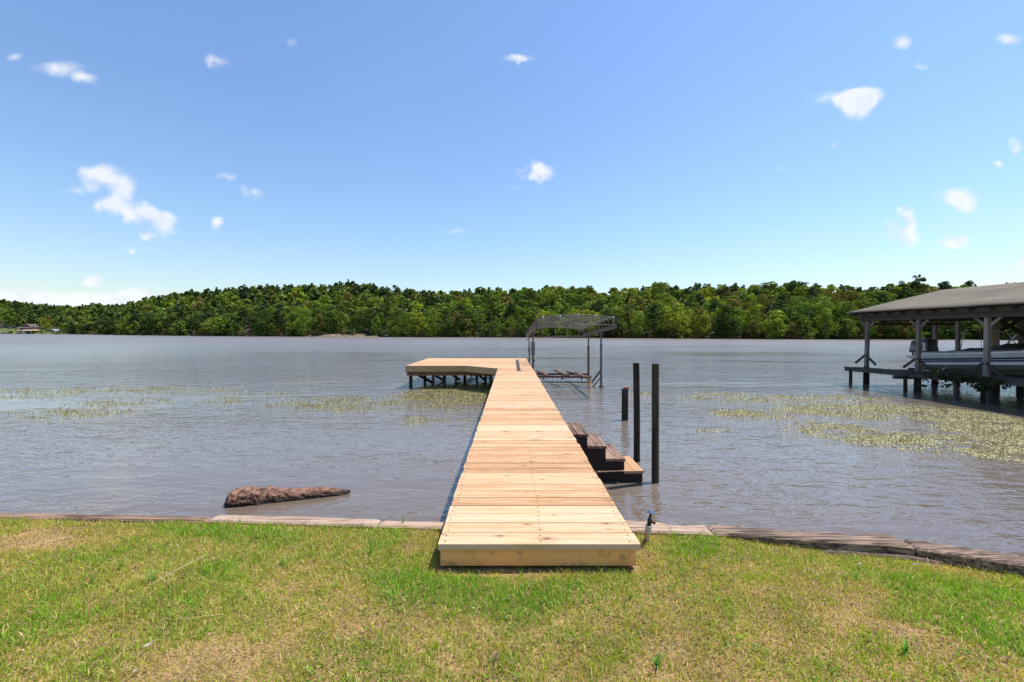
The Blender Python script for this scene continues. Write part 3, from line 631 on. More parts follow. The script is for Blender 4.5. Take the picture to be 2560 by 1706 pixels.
# ------------------------------------------------------------------ boat lift
def lift():
    t = thing('boat_lift', 'old empty boat lift with bare canopy frame of bent metal tubes beside platform', 'boat lift', (2.1, 17.0, 0))
    P = {'ln': (.88, 16.45), 'lf': (.83, 18.75), 'rn': (3.54, 16.45), 'rf': (3.47, 18.75)}
    def rz(y): return 2.34 + (1.965 - 2.34) * (y - 14.1) / 5.6
    lx = lambda y: .883 + (.75 - .883) * (y - 14.1) / 5.6
    rx = lambda y: 3.53 + (3.38 - 3.53) * (y - 14.1) / 5.6
    for k, (x, y) in P.items():
        zt = {'rn': 1.655, 'rf': 1.51, 'ln': 1.75, 'lf': 1.3}[k]
        o = MB().bar((x, y, -1.2), (x, y, zt), .085, .085, up=(0,1,0), ch=.01).build('post', M_rust if k == 'rf' else M_steelgrey, t)
        MB().bar((x, y, zt), (x, y, rz(y) - .03), .06, .06, up=(0,1,0), ch=.008).build('inner_post', M_galv, o)
        MB().bar((x, y, zt - .02), (x, y, zt + .02), .1, .1, up=(0,1,0)).build('collar', M_rust, o)
    MB().box(.86, .95, 16.36, 16.40, 1.0, 1.1).build('bracket', M_rust, t)
    MB().box(.80, .945, 16.26, 16.40, 1.27, 1.785).build('winch_box', M_steelgrey, t)
    # hand wheel seen edge on
    cx, cy, cz, rr = .775, 17.6, 1.46, .44
    ring = [(cx + .012 * math.sin(a), cy + rr * math.cos(a), cz + rr * math.sin(a)) for a in [2 * math.pi * k / 28 for k in range(29)]]
    wh = MB().tube(ring, .014, 6, cap=False).build('hand_wheel', M_galv, t)
    for k in range(5):
        a = 2 * math.pi * k / 5; MB().tube([(cx + .03, cy, cz), (cx, cy + rr * math.cos(a), cz + rr * math.sin(a))], .009, 6).build('spoke', M_galv, wh)
    MB().tube([(cx + .005, cy, cz), (cx + .16, cy, cz)], .025, 8).build('hub', M_rust, wh)
    MB().tube([(cx - .12, cy - .1, cz + rr * .86), (cx + .01, cy - .1, cz + rr * .86)], .016, 6).build('grip', M_black, wh)
    # side rails
    for f in (lx, rx):
        MB().bar((f(14.1), 14.1, rz(14.1)), (f(19.7), 19.7, rz(19.7)), .06, .08).build('side_rail', M_galv, t)
        MB().bar((f(14.1), 14.15, rz(14.1) + .075), (f(19.7), 19.68, rz(19.7) + .075), .03, .03).build('side_rail', M_galv, t)
    # bows
    def bow(y, r=.017, drop=.0):
        x0, x1 = lx(y), rx(y); z0 = rz(y) + .03; H = .40; pts = [(x0, y, z0)]
        rad = .1
        for k in range(6):
            a = math.pi / 2 * k / 5; pts.append((x0 + rad * (1 - math.cos(a)), y, z0 + .19 + rad * math.sin(a)))
        m = 9
        for k in range(1, m):
            s = k / m; pts.append((x0 + rad + (x1 - x0 - 2 * rad) * s, y, z0 + .19 + rad + .10 * (1 - abs(2 * s - 1) ** 1.3)))
        for k in range(6):
            a = math.pi / 2 * (1 - k / 5); pts.append((x1 - rad * (1 - math.cos(a)), y, z0 + .19 + rad * math.sin(a)))
        pts.append((x1, y, z0)); return pts
    ys = np.linspace(14.1, 19.7, 13)
    for y in ys: MB().tube(bow(float(y)), .0125, 6).build('bow', M_galv, t)
    # purlins with curled ends
    for fx, up in ((.075, .335), (.29, .385), (.52, .42), (.735, .385), (.955, .325)):
        def pt(y, dz=0): return (lx(y) + (rx(y) - lx(y)) * fx, y, rz(y) + up + dz)
        pts = [pt(14.0, -.26), pt(13.97, -.09), pt(14.0, -.02), pt(14.08, .012), pt(14.3, .012)] + [pt(float(y), .012) for y in np.linspace(15, 19.0, 5)] + [pt(19.75, .012), pt(19.86, -.03), pt(19.9, -.12), pt(19.86, -.30)]
        MB().tube(pts, .015, 6).build('purlin', plain_chrome, t)
    MB().tube([(lx(14.0), 14.02, rz(14) + .06), (rx(14.0), 14.02, rz(14) + .06)], .015, 6).build('end_bar', M_galv, t)
    MB().tube([(lx(19.8), 19.8, rz(19.8) + .0), (rx(19.8), 19.8, rz(19.8) + .0)], .015, 6).build('end_bar', M_galv, t)
    # cradle beams
    a = MB().bar((.80, 18.75, .30), (3.5, 18.75, .28), .09, .09).build('cradle_beam', M_rust, t)
    MB().bar((.80, 16.45, .43), (3.15, 16.45, .40), .09, .08).build('cradle_beam', M_rust, t)
    MB().bar((.80, 16.45, .22), (3.15, 16.45, .20), .05, .04).build('cradle_beam', M_rust, t)
    for xx, z0 in ((1.25,.52),(2.0,.54),(2.75,.46)):
        o = MB().bar((xx + .22, 16.35, z0 - .06), (xx - .10, 17.9, z0 + .0), .15, .05).build('bunk_board', M_under, t)
        MB().box(xx, xx + .06, 16.44, 16.50, .30, z0 - .05).build('bunk_bracket', M_rust, t)
    MB().bar((3.12, 16.35, .33), (2.2, 16.6, .62), .10, .05).build('bunk_board', M_step, t)
    MB().bar((3.02, 16.3, .42), (3.16, 16.2, -.12), .1, .03).build('loose_board', M_stepnew, t)
    MB().bar((3.18, 16.45, .20), (3.50, 16.45, .64), .05, .13, up=(0,1,0)).build('diagonal_brace', M_rust, t)
    MB().bar((3.14, 16.45, -.06), (3.52, 16.45, .37), .04, .05, up=(0,1,0)).build('diagonal_brace', M_rust, t)
    MB().box(3.44, 3.62, 16.35, 16.42, .02, .07).build('foot_bolt', M_rust, t)
    for k in range(14):
        x = 1.0 + k * .16 + random.uniform(-.04, .04); l = random.uniform(.08, .26)
        MB().tube([(x, 16.43, .38), (x + random.uniform(-.04,.04), 16.42, .38 - l)], .006, 4).build('hanging_weed', M_pile, t)
plain_chrome = plain('bright_tube', (.30,.28,.26), .3, .6, .15, 10)
lift()

# ------------------------------------------------------------------ far shore: terrain
SU = [(-900,-300,0,223,330,498,640,800,966,1280,1400,1500,1700,1960,2140,2440,2560,2900,3600),
      (834.8,834.8,834.9,836.6,838.4,840.4,841.4,842.3,843.1,844.0,844.6,845.4,846.8,848.6,849.2,849.7,851,854,860)]
def ds(u): return FPX * EYE / (np.interp(u, SU[0], SU[1]) - 830)
TOP = [(-900,745),(-300,742),(0,749),(60,756),(120,763),(200,767),(225,760),(260,764),(330,757),(365,744),(400,743),(430,735),(480,727),(520,729),(560,724),(600,719),(640,716),
       (720,716),(800,714),(870,710),(900,714),(960,721),(1000,724),(1060,729),(1130,733),(1170,732),(1200,724),(1240,724),(1290,722),(1340,722),(1400,719),(1430,717),(1470,720),(1500,735),
       (1520,726),(1560,724),(1600,720),(1640,708),(1690,716),(1740,719),(1800,717),(1850,715),(1900,716),(1950,712),(1990,706),(2040,718),(2100,720),(2150,720),(2200,722),(2240,712),
       (2290,708),(2330,722),(2380,722),(2450,722),(2560,720),(2900,715),(3600,700)]
TU = [p[0] for p in TOP]; TV = [p[1] for p in TOP]
def hill_depth(u): return np.interp(u, [-900, 0, 300, 700, 1300, 1700, 2560, 3600], [190, 190, 150, 120, 100, 82, 82, 90])
def tree_h(u): return np.interp(u, [0, 500, 1200, 1700, 2560], [13, 11.5, 10, 9.5, 9.5])
def ridge_z(u):
    d = ds(u) + hill_depth(u); return EYE + (830 - np.interp(u, TU, TV) - 1) * d / FPX - tree_h(u) * 1.0
def hz(u, t):                       # ground height of the hill at azimuth u, 0 shore .. 1 ridge
    t = np.asarray(t, float); s = np.clip(t, 0, 1)
    prof = .18 * s + .82 * (s * s * (3 - 2 * s)) ** .85
    low = np.clip((200 - u) / 60, 0, 1) * np.exp(-((s - .12) / .16) ** 2) * 0
    z = .35 * np.clip(t * 60, -3, 1) + ridge_z(u) * prof
    lawnf = np.clip((185 - u) / 40, 0, 1)
    z = z * (1 - lawnf * np.clip(1 - (s / .22), 0, 1) * .35)
    return np.where(t > 1, z - (t - 1) * 30, z)
def hpos(u, t):
    d = ds(u) + t * hill_depth(u); return (u - 1276) / FPX * d, d, hz(u, t)
def hills():
    us = np.linspace(-900, 3600, 226); ts = np.concatenate([[-.05, -.015], np.linspace(0, 1, 26), [1.2, 2.0, 6.0]])
    U, T = np.meshgrid(us, ts); X, Y, Z = hpos(U, T)
    Z = np.where(T > 1.5, -4, Z)
    nx = len(us); ny = len(ts); I = np.arange(nx * ny).reshape(ny, nx)
    F = np.stack([I[:-1, :-1], I[:-1, 1:], I[1:, 1:], I[1:, :-1]], -1).reshape(-1, 4)
    m = plain('forest_floor', (.055,.042,.025), 1, 0, .5, .15)
    o = link('hills', arrmesh('hills', np.stack([X, Y, Z], -1).reshape(-1, 3), F, m, smooth=True))
    tag(o, 'low wooded hills rising behind the far shore', 'hill', kind='structure')
    # mown lawn on the far left shore
    us = np.linspace(-400, 168, 40); ts = np.linspace(.004, .20, 10); U, T = np.meshgrid(us, ts)
    T = T * np.clip((190 - U) / 60, .15, 1); X, Y, Z = hpos(U, T)
    nx = 40; I = np.arange(400).reshape(10, 40); F = np.stack([I[:-1, :-1], I[:-1, 1:], I[1:, 1:], I[1:, :-1]], -1).reshape(-1, 4)
    o = link('far_lawn', arrmesh('far_lawn', np.stack([X, Y, Z + .12], -1).reshape(-1, 3), F, plain('far_mown_grass', (.17,.20,.035), 1, 0, .35, .08), smooth=True))
    tag(o, 'bright mown lawn on the distant left shore in front of the house', 'lawn', kind='structure')
    # bare tan bank at the water's edge
    V = []; F = []
    us = np.linspace(770, 945, 30); 
    for i, u in enumerate(us):
        f = math.sin(math.pi * i / 29) ** .6; d = float(ds(u))
        for j in range(6):
            dd = d - 3 + j * 1.3; hh = (-.3, .25, .6, 1.0, 1.25, 1.2)[j] * (.35 + .65 * f) + .2 * mnoise.noise(Vector((u * .05, j, 0)))
            V.append(((u - 1276) / FPX * dd, dd, hh if j else -.3))
    F = [(i*6+j, (i+1)*6+j, (i+1)*6+j+1, i*6+j+1) for i in range(29) for j in range(5)]
    mb = MB(); mb.add(V, F, 0, True)
    tag(mb.build('bare_bank', plain('dry_bank_soil', (.19,.135,.08), 1, 0, .5, .4)), 'bare tan earth bank at the edge of the far wood', 'bank', kind='structure')
hills()

# ------------------------------------------------------------------ trees
def broad(seed, nl=16, per=60, size=.085, tall=1.0, spread=.42, low=.12, ragged=.5):
    """crown of unit height; returns quads and lobe tint"""
    r = np.random.default_rng(seed); Cs, Ns, Ts = [], [], []
    for k in range(nl):
        h = low + (1 - low) * (k + r.random()) / nl; h = min(h, .97)
        env = spread * math.sin(math.pi * min(1, max(.12, (h - low) / (1.08 - low)) ** .75)) ** .7
        a = r.uniform(0, 2 * np.pi); rad = env * r.uniform(.25, .85); lr = r.uniform(.065, .17) * (1.15 - .4 * h)
        c = np.array([math.cos(a) * rad, math.sin(a) * rad, min(h, 1 - lr * .7)])
        d = r.normal(size=(per, 3)); d[:, 2] += .35; d /= np.linalg.norm(d, axis=1, keepdims=True)
        rr = lr * (1 - ragged * .6 * r.random(per) ** 2)[:, None] * np.array([1.15, 1.15, .85])
        Cs.append(c + d * rr); Ns.append(d + r.normal(size=(per, 3)) * .55); Ts.append(np.full(per, r.uniform(.70, 1.22)))
    c = np.concatenate(Cs); nrm = np.concatenate(Ns); t = np.concatenate(Ts) * r.uniform(.75, 1.25, len(c))
    return quads(c, nrm, size, r), t
def pine(seed, tiers=9, per=42, size=.075, low=.35):
    r = np.random.default_rng(seed); Cs, Ns, Ts = [], [], []
    for k in range(tiers):
        h = low + (1 - low) * (k + .5) / tiers; env = .24 * (1 - ((h - low) / (1.04 - low)) ** 1.6) + .05
        for q in range(3 if k < tiers - 1 else 1):
            a = r.uniform(0, 2 * np.pi); rad = env * r.uniform(.3, 1.0) if k < tiers - 1 else 0
            c = np.array([math.cos(a) * rad, math.sin(a) * rad, h + r.uniform(-.03, .03)]); m = per // 2
            d = r.normal(size=(m, 3)); d /= np.linalg.norm(d, axis=1, keepdims=True)
            Cs.append(c + d * np.array([.085, .085, .045]) * r.uniform(.6, 1.1, (m, 1))); Ns.append(d + np.array([0, 0, .5]) + r.normal(size=(m, 3)) * .5); Ts.append(np.full(m, r.uniform(.75, 1.2)))
    c = np.concatenate(Cs); nrm = np.concatenate(Ns); t = np.concatenate(Ts) * r.uniform(.75, 1.25, len(c))
    return quads(c, nrm, size, r), t
def trunk_mesh(seed, kind):
    r = random.Random(seed); mb = MB(); top = .93 if kind == 'pine' else .7
    pts = [(0,0,-.05),(r.uniform(-.01,.01),0,.2),(r.uniform(-.02,.02),r.uniform(-.02,.02),.45),(r.uniform(-.03,.03),r.uniform(-.02,.02),top)]
    mb.tube(pts, [.02,.016,.012,.004], 6)
    for k in range(6):
        h = r.uniform(.3, .8) * top if kind != 'pine' else r.uniform(.4, .9) * top; a = r.uniform(0, 6.28); l = r.uniform(.12, .28)
        mb.tube([(0,0,h),(math.cos(a)*l*.5, math.sin(a)*l*.5, h + .05),(math.cos(a)*l, math.sin(a)*l, h + .14)], [.008,.005,.002], 4)
    return mb.mesh('trunk', M_bark)
def crown_mesh(q, t, name='crown'):
    V = q.reshape(-1, 3); F = np.arange(len(V)).reshape(-1, 4)
    return arrmesh(name, V, F, M_leaf, np.repeat(t, 4)[:, None] * np.ones(3))
HI = [('broad', broad(100 + k, nl=27 + k % 5, per=46, size=.044, spread=(.34, .40, .46, .37, .43, .30, .39, .45, .36, .41)[k], low=(.06, .10, .04, .12, .05, .08, .1, .06, .14, .05)[k])) for k in range(10)] + \
     [('pine', pine(200 + k, tiers=8 + k, per=60, size=.05, low=(.2, .35, .5, .3)[k])) for k in range(4)]
HIM = [(kd, crown_mesh(*qt), trunk_mesh(k, kd)) for k, (kd, qt) in enumerate(HI)]
LO = [('broad', broad(300 + k, nl=19, per=20, size=.090, spread=.36 + .03 * (k % 4), low=.12)) for k in range(8)] + [('pine', pine(400 + k, tiers=8, per=26, size=.085, low=.3)) for k in range(4)]
VLO = [('broad', broad(500 + k, nl=9, per=10, size=.19, spread=.36 + .03 * (k % 4), low=.1)) for k in range(6)] + [('pine', pine(600 + k, tiers=6, per=12, size=.15, low=.3)) for k in range(3)]

PAL = {'bright': (.26,.32,.035), 'green': (.155,.215,.032), 'dark': (.070,.105,.026), 'olive': (.20,.175,.042), 'yellow': (.31,.30,.03), 'pine': (.055,.082,.028), 'rust': (.22,.20,.045)}
def pick_colour(u, t, r, kd):
    if kd == 'pine': return 'pine' if r.random() < .75 else 'dark'
    n = float(fbm(u / 70.0, t * 3.5, 77, 3)); q = r.random() * .6 + n * .8 - .2
    if u < 300: w = (.04, .30, .50, .14, .02)
    elif u < 700: w = (.12, .40, .36, .10, .02)
    elif u < 1450: w = (.22, .40, .32, .04, .02)
    elif u < 1950: w = (.20, .32, .26, .14, .08)
    else: w = (.15, .32, .38, .10, .05)
    acc = 0
    for k, p in zip(('dark2', 'green2', 'x'), (0, 0, 0)): pass
    order = [('dark', w[2]), ('green', w[1]), ('olive', w[3]), ('bright', w[0]), ('yellow', w[4])]
    for k, p in order:
        acc += p
        if q < acc: return k if not (k == 'olive' and r.random() < .25) else 'rust'
    return 'bright'
def zone(u):
    for lim, t_ in ((170, 'near the distant house'), (350, 'at the saddle of the skyline'), (520, 'where the left hill rises'), (660, 'above the sunken log'), (800, 'left of the bare bank'), (940, 'behind the bare bank'),
                   (1080, 'left of the platform end'), (1200, 'over the platform'), (1310, 'over the dock end'), (1430, 'behind the lift canopy left half'), (1545, 'behind the lift canopy right half'),
                   (1660, 'behind the tall dark posts'), (1760, 'right of the dark posts'), (1900, 'midway from posts to boathouse'), (2030, 'nearing the boathouse'), (2130, 'at the boathouse eave'), (2330, 'behind the boathouse end'), (9999, 'behind the boathouse middle')):
        if u < lim: return t_
def forest():
    r = random.Random(5); items = []
    u = -420.0
    NT = 18
    for i in range(NT):
        t0 = [.0, .035, .08, .13, .19, .26, .33, .41, .49, .57, .66, .75, .84, .92, 1.0, .965, 1.05, 1.10][i]
        u = -420.0 + r.uniform(0, 10)
        while u < 3000:
            d = float(ds(u) + t0 * hill_depth(u)); step = (6.0 if i < 6 else 6.6) * FPX / d
            if d > 330: step *= 1.15
            uu = u + r.uniform(-.35, .35) * step; tt = t0 + r.uniform(-.02, .02); u += step * r.uniform(.75, 1.2)
            if uu < 172 and tt < .24 * np.clip((190 - uu) / 60, .2, 1) + .01: continue
            if uu > 790 and uu < 930 and tt < .03: continue
            x, y, z = hpos(uu, max(.004, tt)); y = float(y)
            H = float(tree_h(uu)) * (r.uniform(.72, 1.12) if i < 13 else r.uniform(.78, 1.06))
            if i == 0: H *= r.uniform(.55, .9)
            pinep = .14 + (.40 if i >= 12 and uu > 500 and uu < 1200 else 0) + (.30 if i >= 11 and uu > 1650 else 0)
            kd = 'pine' if r.random() < pinep else 'broad'
            if kd == 'pine': H *= 1.12
            items.append(dict(u=uu, t=tt, p=(float(x), y, float(z)), H=H, kd=kd, W=r.uniform(.85, 1.25) * (.9 if kd == 'pine' else 1), rz=r.uniform(0, 6.28), c=pick_colour(uu, tt, r, kd), row=i))
    # ones that stand out in the photo: (u, top v, t, H, kind, colour, label)
    SP = [(2291,691,.55,15,'pine','dark','tallest dark pine standing above the wood left of the boathouse roof peak'),
          (2254,702,.50,12.5,'pine','dark','dark pine with a lumpy crown just left of the tallest pine by the boathouse'),
          (2362,704,.75,10.5,'pine','pine','flat topped pine showing its dark crown over the left part of the boathouse roof'),
          (2425,703,.75,10.5,'pine','pine','wide flat topped pine peeking over the boathouse roof, right of the narrower one'),
          (1478,716,.80,11,'pine','green','slim open tree with sky showing round it above the boat lift canopy'),
          (987,714,1.0,13,'broad','dark','round dark tree dome standing above the ridge of pines'),
          (1988,702,.85,13.5,'broad','dark','tall dark tree with lumpy crown highest on the right ridge'),
          (1645,706,.9,13.5,'broad','green','broad green tree highest on the ridge right of the boat lift'),
          (1770,714,.95,12,'pine','dark','thin crowned pine sticking above the right ridge, left of its twin'),
          (1797,713,.95,12,'pine','dark','thin crowned pine sticking above the right ridge, right of its twin'),
          (408,727+11,.95,13,'broad','dark','dark rounded tree at the left shoulder of the hill skyline'),
          (484,734-5,.95,13.5,'broad','dark','smooth domed tree on the left hill skyline'),
          (231,757,.9,13,'broad','dark','small dome of a tree above the saddle of the left skyline'),
          (1640,752,.35,10.5,'broad','yellow','bright yellow green tree high in the wood right of the boat lift'),
          (2065,775,.02,8.5,'broad','bright','bright light green tree by the water left of the boathouse eave'),
          (118,796,.10,11,'broad','bright','bright round tree on the distant lawn right of the far house')]
    lab = thing_groups = {}
    def put(name, p, H, W, rz, kd, col, label, group, vi):
        o = bpy.data.objects.new(name, None); C.objects.link(o); o.location = p; o.rotation_euler = (0, 0, rz); o.scale = (H * W, H * W, H); o.empty_display_size = .1
        tag(o, label, 'tree', group)
        kd_, cm, tm = HIM[vi]
        c = bpy.data.objects.new('crown', cm); C.objects.link(c); c.parent = o; c.color = (*col, 1)
        k = bpy.data.objects.new('trunk', tm); C.objects.link(k); k.parent = o
    sp_pos = []
    for (u, tv, t, H, kd, cn, label) in SP:
        x, y, z = hpos(u, t); y = float(y); ztop = EYE + (830 - tv) * y / FPX; H2 = max(H, ztop - float(z)) if t > .3 else H
        z0 = ztop - H2 if t > .3 else float(z)
        z0 = min(z0, float(z)); H2 = ztop - z0 if t > .3 else H
        vi = (10 + r.randrange(4)) if kd == 'pine' else r.randrange(10)
        put('pine_tree' if kd == 'pine' else 'broadleaf_tree', (float(x), y, z0), H2, .95 if kd == 'pine' else .85 * H / H2, r.uniform(0, 6), kd, PAL[cn], label, 'trees of the far wood', vi)
    vis = [it for it in items if -20 < it['u'] < 2580]
    # size on the picture; the upper part of a tree shows where rows stand behind each other
    def score(it): return it['H'] * it['W'] / it['p'][1] * (1.0 if it['row'] < 4 else .75)
    vis.sort(key=score, reverse=True); top = vis[:300 - len(SP)]; ids = {id(i) for i in top}
    names = {'bright': 'light green', 'green': 'mid green', 'dark': 'dark green', 'olive': 'olive brown', 'yellow': 'yellow green', 'rust': 'brownish green', 'pine': 'dark'}
    made = []
    for it in top:
        kd = it['kd']; vi = (10 + r.randrange(4)) if kd == 'pine' else r.randrange(10); b = PAL[it['c']]; j = r.uniform(.8, 1.22)
        col = (b[0] * j * r.uniform(.88, 1.15), b[1] * j, b[2] * j)
        hh = 'pine' if kd == 'pine' else 'tree'
        pos = 'at the waterline' if it['row'] < 2 else ('low on the slope' if it['row'] < 5 else ('halfway upslope' if it['row'] < 11 else 'on the ridge'))
        siz = 'tall ' if it['H'] > 10.6 else ('short ' if it['H'] < 7.2 else ''); wid = 'broad ' if it['W'] > 1.13 else ('slim ' if it['W'] < .95 else '')
        lb = siz + wid + names[it['c']] + ' ' + hh + ' ' + pos + ' ' + zone(it['u'])
        made.append((lb, it, kd, col, vi))
    by = {}
    for m_ in made: by.setdefault(m_[0], []).append(m_)
    for lb, L_ in by.items():
        L_.sort(key=lambda q: q[1]['u']); k = len(L_); ws = {1: [''], 2: [', left one', ', right one'], 3: [', left one', ', middle one', ', right one'], 4: [', leftmost', ', second from left', ', third from left', ', rightmost']}.get(k, [', leftmost'] + [', %s from left' % q for q in ('second', 'third', 'fourth', 'fifth', 'sixth', 'seventh', 'eighth', 'ninth', 'tenth')][:k - 2] + [', rightmost'])
        for w_, (lb_, it, kd, col, vi) in zip(ws, L_):
            l2 = lb + w_; l2 = l2 if len(l2.split()) <= 16 else lb
            put('pine_tree' if kd == 'pine' else 'broadleaf_tree', it['p'], it['H'], it['W'], it['rz'], kd, col, l2, 'trees of the far wood', vi)
    # the rest of the wood, joined
    VV, CC = [], []
    for it in items:
        if id(it) in ids: continue
        far = it['p'][1] > 240; lib = VLO if far else LO
        nb = 6 if far else 8; npn = 3 if far else 4
        q, t = lib[nb + r.randrange(npn)][1] if it['kd'] == 'pine' else lib[r.randrange(nb)][1]
        s, c = math.sin(it['rz']), math.cos(it['rz']); H = it['H']; W = it['W'] * H
        v = q.reshape(-1, 3); w = np.empty_like(v); w[:, 0] = (v[:, 0] * c - v[:, 1] * s) * W + it['p'][0]; w[:, 1] = (v[:, 0] * s + v[:, 1] * c) * W + it['p'][1]; w[:, 2] = v[:, 2] * H + it['p'][2]
        b = PAL[it['c']]; j = r.uniform(.8, 1.22); VV.append(w); CC.append(np.repeat(t, 4)[:, None] * np.array([b[0] * j * r.uniform(.88, 1.15), b[1] * j, b[2] * j]))
    V = np.concatenate(VV); 
    o = link('forest', arrmesh('forest', V, np.arange(len(V)).reshape(-1, 4), M_leaf, np.concatenate(CC)))
    tag(o, 'dense mixed wood covering the hill behind the nearest trees', 'forest', kind='stuff')
    # low brush along the shore
    VV, CC = [], []; u = -300.0
    while u < 2950:
        d = float(ds(u)); u += r.uniform(1.2, 3.2) * FPX / d
        if u < 165 and r.random() < .8: continue
        if 800 < u < 920 and r.random() < .7: continue
        x, y, z = hpos(u, r.uniform(-.004, .03)); H = r.uniform(1.2, 3.4); q, t = LO[r.randrange(8)][1]; v = q.reshape(-1, 3)
        w = v * np.array([H * 1.6, H * 1.6, H]) + np.array([float(x), float(y), max(-.1, float(z)) - .3 * H * .3])
        b = PAL[r.choice(['dark', 'dark', 'green', 'olive', 'dark', 'rust'])]; VV.append(w); CC.append(np.repeat(t, 4)[:, None] * np.array(b) * r.uniform(.7, 1.1))
    V = np.concatenate(VV); o = link('shore_brush', arrmesh('shore_brush', V, np.arange(len(V)).reshape(-1, 4), M_leaf, np.concatenate(CC)))
    tag(o, 'low dark brush along the water line of the far shore', 'brush', kind='stuff')
    print('trees', len(items))
forest()

# ------------------------------------------------------------------ far left shore: house, two boat shelters, wall
def far_shore_buildings():
    d = float(ds(72) + .13 * hill_depth(72)); k = d / FPX
    cx = (72 - 1276) * k
    zb = float(hz(72, .10)) + .4
    wall = plain('dark_red_brown_wall', (.13,.06,.045), .8, 0, .2, .5); roof = plain('brown_shingles', (.13,.085,.065), .9, 0, .2, .5); white = plain('white_paint', (.75,.73,.70), .6)
    glass = plain('dark_glass', (.03,.035,.04), .15)
    t = thing('lake_house', 'dark brown gabled house with white porch furniture on the distant left shore', 'house', (cx, d, zb))
    mb = MB(); mb.box(cx-5.5, cx+5.5, d-3, d+6, zb, zb+4.2); mb.build('wall', wall, t)
    mb = MB(); mb.add([(cx-8,d-6,zb+4.0),(cx+8,d-6,zb+4.0),(cx+6,d-2,zb+5.2),(cx-6,d-2,zb+5.2),(cx-8,d-6,zb+3.8),(cx+8,d-6,zb+3.8)], [(0,1,2,3),(4,5,1,0),(4,0,3),(5,2,1),(4,3,2,5)]); mb.build('porch_roof', roof, t)
    g = [(cx-5,zb+5.1),(cx+5,zb+5.1),(cx,zb+8.4)]
    mb = MB(); mb.add([(x,d-2.5,z) for x,z in g]+[(x,d+6,z) for x,z in g], [(0,1,2),(5,4,3),(0,2,5,3),(1,4,5,2),(0,3,4,1)]); mb.build('roof', roof, t)
    for x in (-3.2, 0, 3.2): f = MB().box(cx+x-1, cx+x+1, d-3.06, d-3.01, zb+1.0, zb+3.0).build('window', glass, t)
    MB().box(cx-1.4, cx+1.4, d-2.62, d-2.52, zb+5.6, zb+7.0).build('window', glass, t)
    for x in (-7,-2.4,2.4,7): MB().box(cx+x-.15, cx+x+.15, d-5.9, d-5.6, zb-.5, zb+3.85).build('porch_post', wall, t)
    MB().box(cx-7.5, cx+7.5, d-6, d-3, zb-.6, zb).build('porch_floor', white, t)
    MB().box(cx+4.6, cx+5.2, d+1, d+1.8, zb+4, zb+9.0).build('chimney', plain('pale_chimney', (.35,.33,.30), .8), t)
    for x in (.6, 4.3): 
        o = MB().box(cx+x-.45, cx+x+.45, d-5.5, d-4.9, zb, zb+.8).box(cx+x-.45, cx+x+.45, d-5.0, d-4.85, zb, zb+1.5).build('porch_chair', white); tag(o, 'white chair on the porch of the distant house, %s' % ('left one' if x < 2 else 'right one'), 'chair', 'porch chairs')
    d = float(ds(70)) - 3; k = d / FPX; cx = (70 - 1276) * k
    t = thing('far_boathouse', 'tan roofed boat shelter at the water below the distant house', 'boathouse', (cx, d, 0))
    mb = MB(); mb.add([(cx-7,d-3,3.2),(cx+7,d-3,3.2),(cx+5,d+2,4.6),(cx-5,d+2,4.6),(cx-7,d+7,3.2),(cx+7,d+7,3.2),(cx-7,d-3,3.0),(cx+7,d-3,3.0)], [(0,1,2,3),(3,2,5,4),(0,3,4),(1,5,2),(6,7,1,0)]); mb.build('roof', plain('tan_shingles', (.33,.24,.16), .9, 0, .2, .4), t)
    MB().box(cx-5.2, cx+5.2, d+3, d+6.5, .2, 3.0).build('back_wall', wall, t)
    for x in (-6.2, -5.4, 5.4, 6.2): MB().box(cx+x-.2, cx+x+.2, d-2.6, d-2.2, -.5, 3.0).build('post', plain('pale_post', (.35,.36,.28), .9) , t)
    MB().box(cx-6, cx+6, d-2.9, d-2.5, .15, .5).build('beam', M_gbeamX, t)
    d = float(ds(132)) - 2; k = d / FPX; cx = (132 - 1276) * k
    t = thing('covered_boat_lift', 'grey curved canopy over a white boat, right of the distant boat shelter', 'boat lift', (cx, d, 0))
    V = []; n = 10
    for i in range(n + 1):
        a = math.pi * i / n; V += [(cx - 4.2 * math.cos(a), d - 3, 2.6 + 1.9 * math.sin(a)), (cx - 4.2 * math.cos(a), d + 4, 2.6 + 1.9 * math.sin(a))]
    mb = MB(); mb.add(V, [(2*i, 2*i+1, 2*i+3, 2*i+2) for i in range(n)], 0, True); o = mb.build('canopy', plain('grey_canopy', (.32,.30,.31), .7), t)
    so_ = o.modifiers.new('thick', 'SOLIDIFY'); so_.thickness = .1
    for x in (-4, 4): 
        for y in (-2.8, 3.8): MB().box(cx+x-.12, cx+x+.12, d+y-.12, d+y+.12, -.5, 2.7).build('post', M_rust, t)
    b = MB(); b.add([(cx-1,d-2,.9),(cx+5.5,d-3,1.4),(cx+5.5,d-1,1.4),(cx-1,d-.2,.9),(cx-.6,d-1.8,.2),(cx+3.8,d-2,.2),(cx+3.8,d-1.4,.2),(cx-.6,d-.5,.2)], [(0,1,2,3),(4,7,6,5),(0,4,5,1),(1,5,6,2),(2,6,7,3),(3,7,4,0)])
    o = b.build('white_boat', white); tag(o, 'small white boat under the distant grey canopy', 'boat')
    dd = float(ds(24) + .07 * hill_depth(24)); kk = dd / FPX; zz = float(hz(24, .07))
    o = MB().box((2-1276)*kk, (46-1276)*kk, dd, dd+.6, zz-.6, zz+1.2).build('garden_wall', plain('pale_stone', (.55,.45,.36), .9, 0, .3, .6)); tag(o, 'long pale low wall on the distant lawn left of the house', 'wall')
    d = float(ds(10)) - 5; k = d / FPX
    o = MB().box((-12-1276)*k, (24-1276)*k, d, d+4, .3, .55).build('deck', M_gbeamX); tag(o, 'dark low jetty at the far left edge of the lake', 'jetty')
